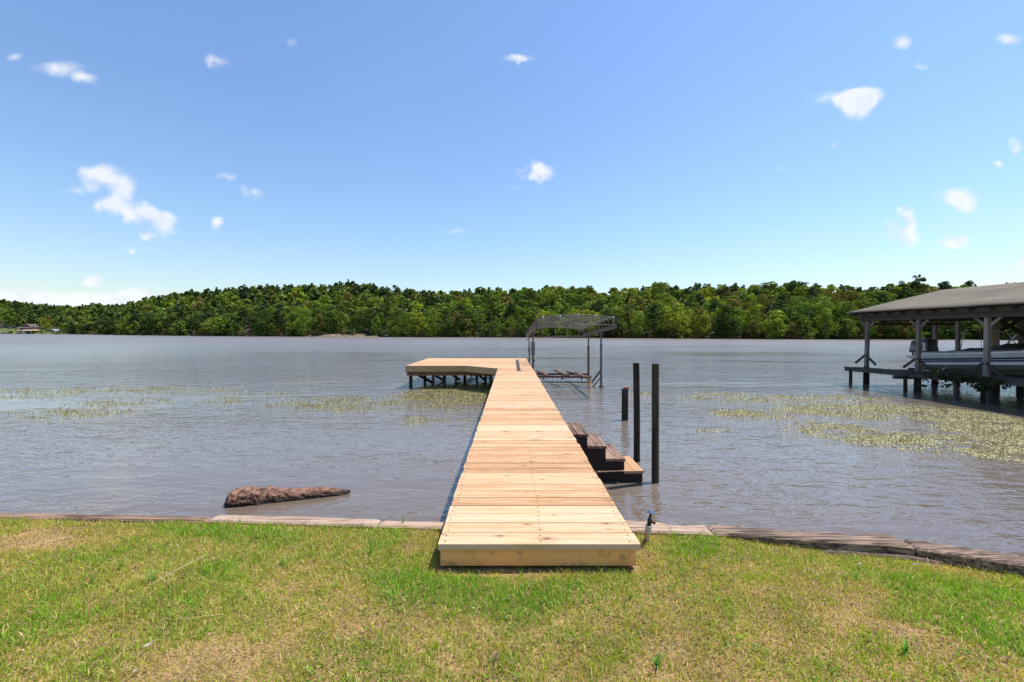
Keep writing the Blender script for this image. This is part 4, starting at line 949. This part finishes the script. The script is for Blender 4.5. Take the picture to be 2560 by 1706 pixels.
    for q in range(6):
        MB().box((-10+q*6.5-1276)*k, (-9.3+q*6.5-1276)*k, d, d+.4, -.5, 1.9).build('post', M_gbeamX, o)
far_shore_buildings()

# ------------------------------------------------------------------ boathouse on the right
def boathouse():
    t = thing('boathouse', 'open weathered grey boathouse with shingle roof standing on pilings at right', 'boathouse', (18.4, 12.0, 0))
    EX, EZ, RX, RZ, Y1, Y0 = 14.33, 2.955, 18.4, 3.93, 18.0, 4.2
    # roof slopes, slightly sagging
    def slope(x0, z0, x1, z1, nm):
        V = []; F = []; nx, ny = 10, 24
        for j in range(ny + 1):
            y = Y1 + (Y0 - Y1) * j / ny
            for i in range(nx + 1):
                s = i / nx; x = x0 + (x1 - x0) * s; z = z0 + (z1 - z0) * s + .018 * mnoise.noise(Vector((x * .8, y * .5, 3))) + .012 * mnoise.noise(Vector((x * .3, y * 1.6, 8)))
                V.append((x, y, z))
        F = [(j*(nx+1)+i, (j+1)*(nx+1)+i, (j+1)*(nx+1)+i+1, j*(nx+1)+i+1) for j in range(ny) for i in range(nx)]
        mb = MB(); mb.add(V, F, 0, True); o = mb.build(nm, [M_roof, M_gbeamY], t); m = o.modifiers.new('thick', 'SOLIDIFY'); m.thickness = .035; m.offset = -1 if x1 < x0 else 1
        return o
    a = slope(EX, EZ, RX, RZ, 'roof'); b = slope(2*RX - EX, EZ, RX, RZ, 'roof')
    # shingle courses, slightly raised lips
    for s_ in (1,):
        for k in range(1, 22):
            s = k / 22; x = EX + (RX - EX) * s; z = EZ + (RZ - EZ) * s + .028
            pts = [(x, Y1 + (Y0 - Y1) * j / 12, z + .018 * mnoise.noise(Vector((x * .8, (Y1 + (Y0 - Y1) * j / 12) * .5, 3))) + .012 * mnoise.noise(Vector((x * .3, (Y1 + (Y0 - Y1) * j / 12) * 1.6, 8)))) for j in range(13)]
            mb = MB()
            for p, q in zip(pts[:-1], pts[1:]): mb.add([(p[0]-.02,p[1],p[2]-.02),(p[0]+.16,p[1],p[2]+.028),(q[0]+.16,q[1],q[2]+.028),(q[0]-.02,q[1],q[2]-.02),(p[0]-.02,p[1],p[2]-.005),(q[0]-.02,q[1],q[2]-.005)], [(4,1,2,5),(0,4,5,3)])
            mb.build('shingle_course', M_roof, t)
    # rafters with exposed tails
    y = Y1 - .12; mR = M_gbeamX
    sl = (RZ - EZ) / (RX - EX)
    while y > Y0:
        for sg in (1, -1):
            xe = RX - sg * (RX - EX - .05); xr = RX - sg * .03
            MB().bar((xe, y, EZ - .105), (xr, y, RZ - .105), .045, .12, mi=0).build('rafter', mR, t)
        y -= .575
    # plates and fascia
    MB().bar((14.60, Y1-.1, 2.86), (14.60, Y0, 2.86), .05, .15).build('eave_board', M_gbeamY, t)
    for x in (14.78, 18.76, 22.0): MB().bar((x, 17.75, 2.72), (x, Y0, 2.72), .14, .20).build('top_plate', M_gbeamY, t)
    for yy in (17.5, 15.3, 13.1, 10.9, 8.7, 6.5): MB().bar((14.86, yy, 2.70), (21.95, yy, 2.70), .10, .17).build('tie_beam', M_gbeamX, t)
    MB().bar((14.86, 17.38, 2.49), (18.3, 17.38, 2.495), .06, .09).build('cross_bar', M_gbeamX, t)
    MB().bar((16.4, 17.44, 2.60), (18.3, 17.44, 2.60), .02, .03).build('trim_strip', M_gpostZ, t)
    def post(x, y, lean=.06, w=.125, low=.72):
        o = MB().bar((x, y, low), (x + lean, y, 2.64), w, w, up=(0,1,0), ch=.01).build('post', M_gpostZ, t)
        MB().tube([(x, y, -1.3), (x - .01, y, .1), (x, y, low)], [.11, .108, .10], 12).build('piling', M_pile, t)
        for s in (-1, 1):      # knee braces above and struts below along the wall line
            if x in (14.78, 22.0):
                MB().bar((x + lean, y + s * .05, 2.34), (x + lean, y + s * .36, 2.63), .045, .075).build('knee_brace', M_gpostZ, t)
                MB().bar((x - .03, y + s * .03, 1.20), (x - .05, y + s * .50, .84), .045, .08).build('foot_brace', M_gbeamY, t)
    for yy in (17.5, 15.3, 13.1, 10.9, 8.7, 6.5): post(14.78, yy)
    for yy in (17.5, 15.3, 13.1, 10.9, 8.7): post(17.62, yy, .03)
    for yy in (17.7, 15.5, 13.3): post(18.76, yy, .05)
    for yy in (17.5, 15.3, 13.1, 10.9): post(22.0, yy, 0)
    MB().tube([(14.70, 12.95, -1.3), (14.70, 12.95, .52)], [.19, .18], 14).build('stump_piling', M_pile, t)
    for a, b_ in (((17.7,15.3,2.62),(18.7,15.3,2.05)), ((18.72,15.5,2.62),(18.0,15.5,2.2)), ((17.0,13.1,2.62),(17.6,13.1,2.1)), ((18.1,14.4,2.62),(18.72,15.0,2.0))):
        MB().bar(a, b_, .06, .12).build('diagonal_brace', M_gbeamX, t)
    # walkway along the near side
    def zb(y): return .665 + (18.2 - y) * .022 
    ys = [18.05, 15.35, 12.6, 9.6, 6.5, 3.4]
    for k in range(5):
        a, b_ = ys[k], ys[k+1]
        MB().bar((14.34, a, zb(a) - .09 - (.0 if k != 1 else .03)), (14.32, b_ - .15, zb(b_) - .09 - (.0 if k != 1 else .02)), .07, .15).build('walkway_beam', M_gbeamY, t)
        MB().bar((14.60, a, zb(a) - .10), (14.60, b_ - .15, zb(b_) - .10), .07, .14).build('walkway_beam', M_gbeamY, t)
    y = 17.98; j = 0
    while y > 4:
        mb = MB(); z = zb(y) + random.uniform(-.006, .006); mb.bar((14.28 + random.uniform(-.02,.02), y, z), (14.68, y, z + random.uniform(-.008,.008)), .132, .03)
        mb.build('plank', M_gbeamX, t); y -= .142; j += 1
    for (x, yy) in ((14.30,17.72),(14.24,15.2),(14.26,13.5),(14.45,12.74),(14.24,11.0),(14.24,8.8)):
        MB().bar((x, yy, -1.3), (x, yy, .58), .095, .095, up=(0,1,0), ch=.015).build('piling', M_pile if yy > 14 else M_gbeamY, t)
    MB().bar((13.95, 15.35, .52), (15.0, 15.35, .50), .10, .12).build('cross_beam', M_gbeamX, t)
    MB().bar((14.6, 15.12, .28), (14.86, 15.05, .22), .05, .08).build('broken_board', M_gbeamX, t)
    # middle walkway
    for x in (17.75, 18.65): MB().bar((x, 18.2, .62), (x, 4, .62), .08, .16).build('walkway_beam', M_gbeamY, t)
    y = 18.2
    while y > 5:
        MB().bar((17.68, y, .72), (18.72, y, .72), .132, .03).build('plank', M_gbeamX, t); y -= .142
    for yy in (17.2, 14.2, 11.2): MB().bar((14.9, yy, .56), (17.6, yy, .56), .12, .14).build('cradle_beam', M_gbeamX, t)
    for x in (16.1, 17.1): MB().bar((x, 17.0, .68), (x, 11.0, .68), .14, .09).build('bunk', M_gbeamY, t)
    MB().tube([(14.9,15.6,.95),(15.0,15.3,.78),(15.2,15.1,.74),(15.4,15.05,.80),(15.5,15.0,.92)], .018, 6).build('white_rope', plain('rope_white', (.7,.68,.64), .8), t)
    for (x, y) in ((17.2,15.4),(17.25,15.0),(18.9,16.0)): MB().tube([(x, y, .7), (x, y, 2.62)], .008, 5).build('cable', M_rust, t)
    o = MB().bar((18.15, 15.95, .74), (18.15, 15.95, 2.20), .2, .05, up=(0,1,0)).build('upright_board', plain('yellow_pine_board', (.62,.40,.14), .7, 0, .2, 6)); tag(o, 'upright yellow board standing behind the motorboat', 'board')
boathouse()

def hull(cx, ys, ye, half, zg0, zg1, mats, name, parent):
    """lofted runabout hull, stern at ys, bow at ye"""
    prof = [(0, 1.0), (-.012, 1.03), (-.11, 1.02), (-.118, 1.0), (-.235, 1.0), (-.30, .99), (-.315, .985), (-.375, .975), (-.475, .95), (-.56, .90), (-.60, .84), (-.80, .30), (-.86, 0)]
    mi = [0, 0, 5, 1, 2, 0, 2, 0, 3, 4, 4, 4]
    n = 24; V = []; F = []; M = []; k = len(prof)
    for i in range(n + 1):
        s = i / n; y = ys + (ye - ys) * s; zg = zg0 + (zg1 - zg0) * s
        tap = 1 if s < .55 else math.sqrt(max(0, 1 - ((s - .55) / .45) ** 2)) * .97 + .03
        for sd in (-1, 1):
            for (dz, f) in (prof if sd < 0 else prof[::-1]):
                rise = max(0, (s - .6) / .4) ** 2 * (-dz) * .55
                V.append((cx + sd * half * f * (tap if dz > -.5 else tap ** 1.3), y, zg + dz + rise))
    w = 2 * k
    for i in range(n):
        for j in range(w - 1):
            F.append((i*w+j, i*w+j+1, (i+1)*w+j+1, (i+1)*w+j)); M.append(mi[j] if j < k - 1 else (4 if j == k - 1 else mi[w - 2 - j]))
    F.append(tuple(range(w))); M.append(1)
    mb = MB(); mb.v = [tuple(v) for v in V]; mb.f = F; mb.m = M; mb.sm = [False] * len(F)
    return mb.build(name, mats, parent)
M_white = plain('boat_gelcoat', (.78,.77,.74), .3, 0, .12, 3); M_grey = plain('boat_grey_band', (.52,.52,.53), .35, 0, .15, 3)
M_navy = plain('boat_navy_stripe', (.025,.03,.07), .3, 0, .2, 3); M_lowg = plain('boat_lower_grey', (.16,.145,.14), .5, 0, .2, 3); M_cream = plain('boat_bottom_cream', (.34,.33,.28), .7, 0, .3, 4)
M_silver = plain('silver_decal', (.5,.5,.53), .35, .2, .1)
def motorboat():
    t = thing('motorboat', 'grey and white motorboat with navy stripes and black outboard hanging in the boathouse', 'boat', (16.7, 14, .7))
    hull(16.7, 16.5, 10.6, .88, 1.36, 1.80, [M_white, M_grey, M_navy, M_lowg, M_cream, M_black], 'hull', t)
    # deck with crumpled dark cover
    V = []; F = []; nx, ny = 14, 50
    for j in range(ny + 1):
        y = 16.42 + (11.2 - 16.42) * j / ny; s = (16.5 - y) / 5.9; zg = 1.36 + .44 * s; tap = 1 if s < .55 else math.sqrt(max(0, 1 - ((s - .55) / .45) ** 2)) * .97
        for i in range(nx + 1):
            a = i / nx * 2 - 1; hump = .20 * math.exp(-((y - 13.75) / .55) ** 2) + .09 * math.exp(-((y - 14.9) / .7) ** 2)
            z = zg - .02 + (hump + .03) * (1 - a ** 4) + (.055 * mnoise.noise(Vector((i * .7, y * 3.0, 1))) + .03 * mnoise.noise(Vector((i * 1.7, y * 8.0, 1)))) * (1 - a ** 4)
            V.append((16.7 + a * .855 * tap, y, z))
    F = [(j*(nx+1)+i, (j+1)*(nx+1)+i, (j+1)*(nx+1)+i+1, j*(nx+1)+i+1) for j in range(ny) for i in range(nx)]
    mb = MB(); mb.add(V, F); o = mb.build('cover', plain('dark_crumpled_cover', (.055,.045,.045), .7, 0, .5, 5), t); o['label'] = 'crumpled dark cover with a hump amidships'
    for s in (-1, 1):
        MB().tube([(16.7 + s * .9, 16.45, 1.33), (16.7 + s * .905, 14, 1.52), (16.7 + s * .9, 13.0, 1.60)], .014, 6).build('rub_rail', M_black, t)
    MB().tube([(16.0,15.0,1.5),(16.1,14.95,2.18),(16.25,14.9,2.24),(16.9,14.9,2.24),(17.2,14.6,2.15),(17.3,14.4,1.7)], .013, 6).build('grab_rail', M_silver, t)
    for x, yy in ((15.83, 16.2), (15.83, 15.95)): MB().box(x-.02, x, yy-.04, yy+.04, 1.27, 1.33).build('cleat', M_silver, t)
    sp = MB(); sp.add([(15.85,16.5,1.24),(17.5,16.5,1.24),(17.3,17.15,1.20),(16.0,17.15,1.20),(15.95,16.5,1.0),(17.4,16.5,1.0),(17.2,17.05,1.16),(16.1,17.05,1.16)], [(0,1,2,3),(4,7,6,5),(0,4,5,1),(1,5,6,2),(2,6,7,3),(3,7,4,0)])
    sp.build('stern_bracket', M_grey, t)
    ob = bpy.data.objects.new('outboard_motor', None); C.objects.link(ob); ob.parent = t; ob.location = Vector((16.62, 16.95, 1.5)) - t.location
    bm = bmesh.new(); bmesh.ops.create_cube(bm, size=1)
    for v in bm.verts:
        v.co.x *= .50 - (.10 if v.co.z > 0 else 0); v.co.y *= .84 - (.12 if v.co.z > 0 else 0); v.co.z *= .56
        if v.co.y > 0 and v.co.z > 0: v.co.z -= .06
    bmesh.ops.bevel(bm, geom=bm.edges[:] , offset=.09, segments=4, profile=.6, affect='EDGES')
    me = bpy.data.meshes.new('cowl'); bm.to_mesh(me); bm.free(); me.materials.append(M_black); me.polygons.foreach_set('use_smooth', [True] * len(me.polygons))
    o = bpy.data.objects.new('cowl', me); C.objects.link(o); o.parent = ob; o.location = (0, 0, .10)
    def sub(name, mb, m_): q = mb.build(name, m_, ob, loc=(0,0,0)); return q
    sub('decal_panel', MB().box(-.262,-.236,-.33,-.22,-.08,.24).box(-.262,-.236,-.22,.0,.20,.24).box(-.262,-.236,-.22,.0,-.08,-.04), M_silver)
    sub('decal_panel', MB().box(-.262,-.236,.06,.34,.02,.05).box(-.262,-.236,.10,.30,-.06,-.03).bar((-.249,.12,.06),(-.249,.18,.14),.03,.03).bar((-.249,.20,.14),(-.249,.26,.06),.03,.03), M_silver)
    sub('lower_cowl', MB().box(-.19,.19,-.30,.30,-.30,-.17), M_black)
    sub('midsection', MB().add([(-.1,-.14,-.3),(.1,-.14,-.3),(.1,.2,-.3),(-.1,.2,-.3),(-.05,.0,-1.05),(.05,.0,-1.05),(.05,.22,-1.05),(-.05,.22,-1.05)], [(0,1,2,3),(4,7,6,5),(0,4,5,1),(1,5,6,2),(2,6,7,3),(3,7,4,0)]), M_lowg)
    sub('fin_plate', MB().add([(-.12,-.1,-.72),(.12,-.1,-.72),(.02,.5,-.70),(-.02,.5,-.70),(-.12,-.1,-.74),(.12,-.1,-.74),(.02,.5,-.72),(-.02,.5,-.72)], [(0,1,2,3),(4,7,6,5),(0,4,5,1),(1,5,6,2),(2,6,7,3),(3,7,4,0)]), M_lowg)
    # second boat, mostly out of the picture
    t2 = thing('white_boat', 'white boat with folded striped seat in the right slip of the boathouse', 'boat', (20.5, 14, .7))
    hull(20.5, 17.3, 11.6, .95, 1.45, 1.7, [M_white, M_white, M_grey, M_white, M_cream, M_grey], 'hull', t2)
    MB().box(19.65, 21.35, 13, 17.2, 1.38, 1.42).build('deck', M_white, t2)
    MB().bar((19.75, 17.0, 1.42), (20.3, 16.9, 2.05), .04, .05).build('ladder_rail', M_silver, t2)
    for k in range(5): MB().box(20.35, 21.2, 16.7 , 16.78, 1.62 + k * .1, 1.68 + k * .1).build('seat_slat', (M_white, M_lowg)[k % 2], t2)
    MB().box(20.3, 21.25, 16.8, 16.85, 1.42, 2.15).build('seat_back', M_grey, t2)
    MB().tube([(20.25,16.8,2.1),(20.2,16.8,2.55)], .01, 5).build('mast', M_rust, t2)
motorboat()

# vine on the walkway edge
def vine():
    r = np.random.default_rng(3); n = 950
    y = r.uniform(12.1, 14.6, n); c = np.exp(-((y - 13.2) / .9) ** 2); keep = r.random(n) < c; y = y[keep]; n = len(y)
    x = 14.24 + r.normal(0, .10, n); hang = r.random(n) ** 1.5
    z = .80 + .12 * r.random(n) * np.exp(-((y - 13.9) / .4) ** 2) - hang * (.34 + .12 * np.sin(y * 7))
    P = np.stack([x, y, z], -1); N_ = r.normal(size=(n, 3)) + np.array([-.6, -.4, .5]); q = quads(P, N_, .085, r)
    col = np.array([.045, .055, .022]) * r.uniform(.4, 1.6, (n, 1))
    o = link('vine', arrmesh('vine', q.reshape(-1, 3), np.arange(4 * n).reshape(-1, 4), M_leaf, np.repeat(col, 4, axis=0)))
    tag(o, 'dark leafy vine tangled over the boathouse walkway beam by the near post', 'vine', kind='stuff')
vine()

# ------------------------------------------------------------------ floating water plants
def weeds():
    r = np.random.default_rng(8)
    def patch_set(name, label, ells, n, bx, dens, tall, tone_):
        E = []
        for (u, v, ru, rv, s) in ells:
            c = PZ(u, v, 0); e1 = PZ(u + ru, v, 0).x - c.x; a = PZ(u, v - rv, 0).y; b = PZ(u, v + rv, 0).y
            E.append((c.x, (a + b) / 2, e1, (a - b) / 2, s))
        X = r.uniform(bx[0], bx[1], n); Y = r.uniform(bx[2], bx[3], n); D = np.zeros(n)
        for (a, b, ra, rb, s) in E:
            q = np.sqrt(((X - a) / ra) ** 2 + ((Y - b) / rb) ** 2) + .55 * (fbm(X * 1.3, Y * 1.3, 3, 3) - .5)
            D = np.maximum(D, s * np.clip((1.1 - q) * 2.2, 0, 1))
        tex = np.clip((fbm(X * 1.7 + Y * .4, Y * 3.0, 13, 4) - .40) * 6, 0, 1) * .75 + .25 * np.clip((fbm(X * 9, Y * 9, 17, 2) - .4) * 5, 0, 1)
        k = (r.random(n) < D * dens * tex) & ~((X > -.6) & (X < .9)); X, Y = X[k], Y[k]; n = len(X)
        P = np.stack([X, Y, r.uniform(.003, .010, n)], -1); N_ = np.stack([r.normal(0, .18, n), r.normal(0, .18, n), np.ones(n)], -1)
        q = quads(P, N_, .030, r)
        col = np.array(tone_) * r.uniform(.65, 1.25, (n, 1)); br = r.random(n) < .25; col[br] = np.array([.26, .19, .09]) * r.uniform(.6, 1.2, (br.sum(), 1))
        m = int(n * tall); idx = r.integers(0, n, m); hx = r.normal(0, .02, (m, 2)); h = r.uniform(.03, .11, m); w = .004
        A = np.stack([X[idx], Y[idx], np.zeros(m)], -1); T = A + np.stack([hx[:, 0], hx[:, 1], h], -1); wv = np.array([w, 0, 0])
        q2 = np.stack([A - wv, A + wv, T + wv * .4, T - wv * .4], 1); c2 = np.array([.24, .20, .07]) * r.uniform(.5, 1.4, (m, 1))
        V = np.concatenate([q.reshape(-1, 3), q2.reshape(-1, 3)]); cc = np.concatenate([np.repeat(col, 4, axis=0), np.repeat(c2, 4, axis=0)])
        o = link(name, arrmesh(name, V, np.arange(len(V)).reshape(-1, 4), M_weedleaf, cc)); tag(o, label, 'water plants', kind='stuff'); print(name, n)
    patch_set('water_weeds', 'scattered yellow green water weeds floating left of the dock', [
        (100,1036,95,12,.6),(250,1030,110,14,.6),(310,1008,130,12,.5),(540,1008,60,10,.4),(900,1010,230,20,.8),(1110,988,125,24,1.7),(1150,1010,85,16,1.5),(300,976,320,10,.35),
        (760,952,90,6,.3),(1060,1048,60,10,.6),(1180,1050,30,6,.4),(1020,1060,60,5,.4),(80,990,120,10,.35),(620,990,120,12,.35)], 760000, (-26, -.4, 9.3, 19), .42, .09, (.40, .37, .16))
    patch_set('water_weeds', 'broad patch of pale water weeds floating in front of the boathouse', [
        (1875,1038,90,14,.75),(1960,996,260,10,.4),(2110,1028,170,22,.5),(2140,1086,150,32,.85),(2390,1115,200,30,1.0),(2400,1045,140,38,.95),(2560,1100,120,44,1.0),(2240,1105,90,20,.9),(2700,1120,120,30,1),
        (1620,986,60,6,.3),(1800,985,80,6,.3),(1770,1078,40,5,.25),(1820,1080,12,3,.5),(2600,1150,90,15,.8)], 1150000, (3, 18, 6.6, 16), .50, .05, (.50, .47, .26))
weeds()

# ------------------------------------------------------------------ log in the shallow water
def log():
    n, k = 150, 60; V = []; F = []
    A = Vector((-3.58, 5.33, .02)); B = Vector((-2.17, 5.68, .0))
    for i in range(n + 1):
        s = i / n; p = A.lerp(B, s); env = min(1, (s / .05)) ** .4 * (1 - .74 * max(0, (s - .10) / .90) ** 2.3)
        rr = .146 * env * (1 + .10 * math.sin(s * 9))
        for j in range(k):
            a = 2 * math.pi * j / k; d = Vector((.25 * math.cos(a) * 0, math.cos(a), math.sin(a)))
            q = Vector((p.x * 6, math.cos(a) * 2, math.sin(a) * 2))
            nn = .16 * mnoise.noise(q) + .09 * mnoise.noise(q * 2.7) + .10 * mnoise.noise(q * 7) + .13 * mnoise.noise(q * 17)
            d.z *= .92 if d.z > 0 else 1; V.append(p + d * rr * (1 + nn) + Vector((.02 * mnoise.noise(q * 2), 0, 0)))
    F = [(i*k+j, (i+1)*k+j, (i+1)*k+(j+1)%k, i*k+(j+1)%k) for i in range(n) for j in range(k)]
    F.append(tuple(range(k)))
    m, N, L, b = mat('wet_rotten_bark')
    geo = N.new('ShaderNodeNewGeometry'); n1 = N.new('ShaderNodeTexNoise'); n1.inputs['Scale'].default_value = 14; n1.inputs['Detail'].default_value = 8; n1.inputs['Roughness'].default_value = .7
    L.new(geo.outputs['Position'], n1.inputs['Vector']); r = ramp(N, [(.36, (.03,.015,.010)), (.46, (.14,.065,.04)), (.56, (.27,.14,.085)), (.68, (.38,.23,.14))]); L.new(n1.outputs[0], r.inputs[0])
    sx = N.new('ShaderNodeSeparateXYZ'); L.new(geo.outputs['Position'], sx.inputs[0]); wet = N.new('ShaderNodeMapRange'); wet.inputs['From Min'].default_value = .03; wet.inputs['From Max'].default_value = .075
    L.new(sx.outputs[2], wet.inputs[0]); mx = N.new('ShaderNodeMixRGB'); mx.inputs[1].default_value = (.035,.022,.015,1); L.new(wet.outputs[0], mx.inputs[0]); L.new(r.outputs[0], mx.inputs[2])
    L.new(mx.outputs[0], b.inputs['Base Color']); b.inputs['Roughness'].default_value = .8
    bp = N.new('ShaderNodeBump'); bp.inputs['Strength'].default_value = 1; bp.inputs['Distance'].default_value = .02; L.new(n1.outputs[0], bp.inputs['Height']); L.new(bp.outputs[0], b.inputs['Normal'])
    mb = MB(); mb.add(V, F, 0, True); tag(mb.build('log', m), 'rough brown rotten log half sunk in the water left of the dock', 'log')
log()

# ------------------------------------------------------------------ water tap by the dock
def tap():
    x, y = .915, 2.845; zg = .742
    t = thing('water_tap', 'garden tap with blue wheel handle on a dirty white pipe right of the dock', 'tap', (x, y, zg))
    lean = lambda z: x + (z - zg) * .16
    pv = plain('dirty_white_pipe', (.55,.47,.36), .5, 0, .25, 20); brass = plain('dark_bronze', (.035,.028,.022), .5, .5, .3, 30)
    MB().tube([(lean(z), y, z) for z in (zg-.05, zg+.06, zg+.061, zg+.10, zg+.115, zg+.12)], [.0165,.0175,.0185,.0205,.021,.017], 18).build('pipe', pv, t)
    MB().tube([(lean(z), y, z) for z in (zg+.112, zg+.118, zg+.124)], [.0215,.0225,.0215], 18).build('pipe_collar', pv, t)
    MB().tube([(lean(zg-.01), y, zg-.01), (lean(zg+.025), y, zg+.025)], [.021,.018], 14).build('soil_stain', plain('wet_mud', (.05,.035,.025), .9), t)
    MB().tube([(lean(z), y, z) for z in (zg+.118, zg+.15, zg+.165, zg+.168, zg+.19, zg+.20)], [.014,.014,.016,.010,.009,.005], 14).build('valve_body', brass, t)
    MB().tube([(lean(zg+.145), y, zg+.145), (lean(zg+.145)+.022, y-.004, zg+.146), (lean(zg+.145)+.034, y-.006, zg+.138)], [.009,.0085,.011], 12).build('spout', brass, t)
    hz_ = zg + .212; hx = lean(hz_); ring = []
    for k in range(25):
        a = 2 * math.pi * k / 24; rr = .023 + .0025 * math.sin(a * 6); ring.append((hx + rr * math.cos(a), y + rr * math.sin(a), hz_ + .006 * math.cos(a - .4) * -1))
    blue = plain('chipped_blue_paint', (.12,.20,.36), .35, .3, .6, 60)
    h = MB().tube(ring, .0032, 8, cap=False); 
    for k in range(4):
        a = math.pi / 2 * k + .4; h.tube([(hx, y, hz_ - .004), (hx + .022 * math.cos(a), y + .022 * math.sin(a), hz_)], .0025, 6)
    h.tube([(hx, y, hz_ - .014), (hx, y, hz_ + .003)], .005, 8); h.build('wheel_handle', blue, t)
tap()

# ------------------------------------------------------------------ weed tufts, straws, leaves on the lawn
def tuft(name, u, v, n, h, spread, label, col=(.10,.26,.03), wd=.005, zg=.745, seed=0, cat='grass tuft'):
    r = random.Random(seed); p = PZ(u, v, zg); z0 = float(gz(p.x, p.y)) - .003; V = []; F = []; cols = []
    for k in range(n):
        a = r.uniform(0, 6.28); ln = r.uniform(.1, 1) * spread; hh = h * r.uniform(.55, 1.05); w = wd * r.uniform(.7, 1.2); pa = a + r.uniform(-.5, .5) + 1.57
        bx, by = p.x + r.uniform(-.008,.008), p.y + r.uniform(-.008,.008); b0 = len(V); m = 6; sh = r.uniform(1.3, 2.1)
        for i in range(m + 1):
            s = i / m; th = ln * s; rad = math.sin(th) * hh * s; z = math.cos(th) * hh * s; ww = w * (1 - s) ** .6 * (1 if i else .7)
            cx, cy = bx + math.cos(a) * rad, by + math.sin(a) * rad
            V += [(cx - math.cos(pa) * ww/2, cy - math.sin(pa) * ww/2, z0 + z), (cx + math.cos(pa) * ww/2, cy + math.sin(pa) * ww/2, z0 + z)]; cols += [[c * sh for c in col]] * 2
            if i: F.append((b0 + 2*i - 2, b0 + 2*i - 1, b0 + 2*i + 1, b0 + 2*i))
    o = link(name, arrmesh(name, np.array(V), np.array(F), M_grass, np.array(cols))); return tag(o, label, cat)
tuft('grass_tuft', 1006, 1316, 7, .13, .35, 'tall bright blades growing up against the bulkhead timber left of the dock', (.10,.30,.03), .007, seed=1)
tuft('grass_tuft', 1690, 1350, 6, .10, .5, 'short green blades standing at the bulkhead right of the water tap', (.09,.25,.03), .009, seed=2)
tuft('grass_tuft', 1306, 1442, 3, .075, .3, 'single upright blades at the foot of the dock front board', (.13,.32,.04), .007, seed=3)
tuft('grass_tuft', 928, 1388, 6, .13, .6, 'upright blades on the lawn just left of the dock', (.08,.22,.03), .006, seed=4)
tuft('grass_tuft', 705, 1412, 10, .11, 1.2, 'spreading pale grass tuft left of the dock shadow', (.14,.26,.06), .008, seed=5)
tuft('grass_tuft', 380, 1455, 12, .12, 1.3, 'pale grass clump at the lower end of the long straw', (.16,.28,.06), .008, seed=6)
tuft('grass_tuft', 232, 1462, 7, .11, .6, 'upright bluish blades left of the long straw', (.09,.20,.04), .006, seed=7)
tuft('grass_tuft', 300, 1420, 8, .12, .9, 'leaning light blades above and left of the long straw', (.16,.27,.06), .007, seed=8)
tuft('grass_tuft', 1645, 1668, 12, .09, 1.35, 'star shaped coarse weed low at the centre right', (.10,.21,.04), .010, seed=9)
tuft('grass_tuft', 2268, 1640, 12, .09, 1.2, 'dark rooted coarse weed low on the right lawn', (.09,.22,.03), .010, seed=10)
tuft('grass_tuft', 1575, 1500, 7, .08, .7, 'small dark blades on the lawn right below the dock corner', (.06,.17,.025), .007, seed=11)
tuft('grass_tuft', 1596, 1352, 7, .07, .6, 'short blades between the dock edge and the water tap', (.14,.28,.05), .006, seed=12)
tuft('grass_tuft', 2140, 1450, 8, .07, .7, 'bright tuft on the right lawn below the grey brown timber', (.12,.30,.03), .008, seed=13)
def strand(name, pts, r, col, label, cat):
    P_ = [PZ(u, v, .745) + Vector((0, 0, dz)) for u, v, dz in pts]
    tag(MB().tube(P_, r, 6).build(name, plain(name + '_tone', col, .7, 0, .15, 10)), label, cat)
strand('straw', [(370,1474,.02),(430,1446,.035),(480,1420,.035),(515,1400,.03)], .0014, (.62,.50,.30), 'long pale dry straw lying slanted on the left lawn', 'straw')
strand('straw', [(400,1562,.02),(470,1560,.026),(520,1553,.028),(560,1548,.024)], .0011, (.60,.46,.20), 'thin yellow straw lying level below the long slanted one', 'straw')
def leaf(u, v, s, rz, col, label):
    p = PZ(u, v, .77); c, q = math.cos(rz), math.sin(rz); V = []
    for (a, b, h) in ((-1,0,0),(-.3,.32,.25),(.4,.26,.1),(1,0,.4),(.4,-.26,.35),(-.3,-.32,.1),(0,0,.0)):
        V.append((p.x + (a * c - b * q) * s, p.y + (a * q + b * c) * s, p.z + h * s * .7))
    mb = MB(); mb.add(V, [(0,6,1),(1,6,2),(2,6,3),(3,6,4),(4,6,5),(5,6,0)]); o = mb.build('dry_leaf', plain('dry_leaf_tone', col, .9, 0, .2, 40, 0, .05)); m = o.modifiers.new('thick', 'SOLIDIFY'); m.thickness = .0012
    tag(o, label, 'leaf', 'dry leaves on the lawn')
leaf(372,1612,.022,.8,(.40,.35,.29),'curled pale dry leaf at the lower left lawn')
leaf(339,1676,.014,1.2,(.40,.33,.26),'small pale leaf near the bottom edge on the left')
leaf(745,1475,.016,.1,(.42,.20,.12),'small reddish brown leaf left of the dock front')
leaf(1272,1492,.018,.3,(.10,.09,.08),'dark leaf in the bright green patch before the dock')
leaf(1185,1521,.016,-.4,(.30,.31,.12),'yellowish leaf in the green patch left of centre')
leaf(1242,1640,.02,1.4,(.14,.09,.07),'dark brown leaf near the bottom centre')
leaf(1835,1378,.02,1.5,(.30,.16,.10),'brown leaf on the lawn just below the start of the grey brown timber')
leaf(1862,1393,.018,.2,(.20,.13,.09),'dark brown leaf right of the other brown leaf by the timber')
leaf(2150,1410,.022,.4,(.30,.22,.15),'tan leaf in the bare gap beneath the right timber')
leaf(2290,1412,.024,-.1,(.30,.23,.17),'tan leaf piece at the root under the right timber')
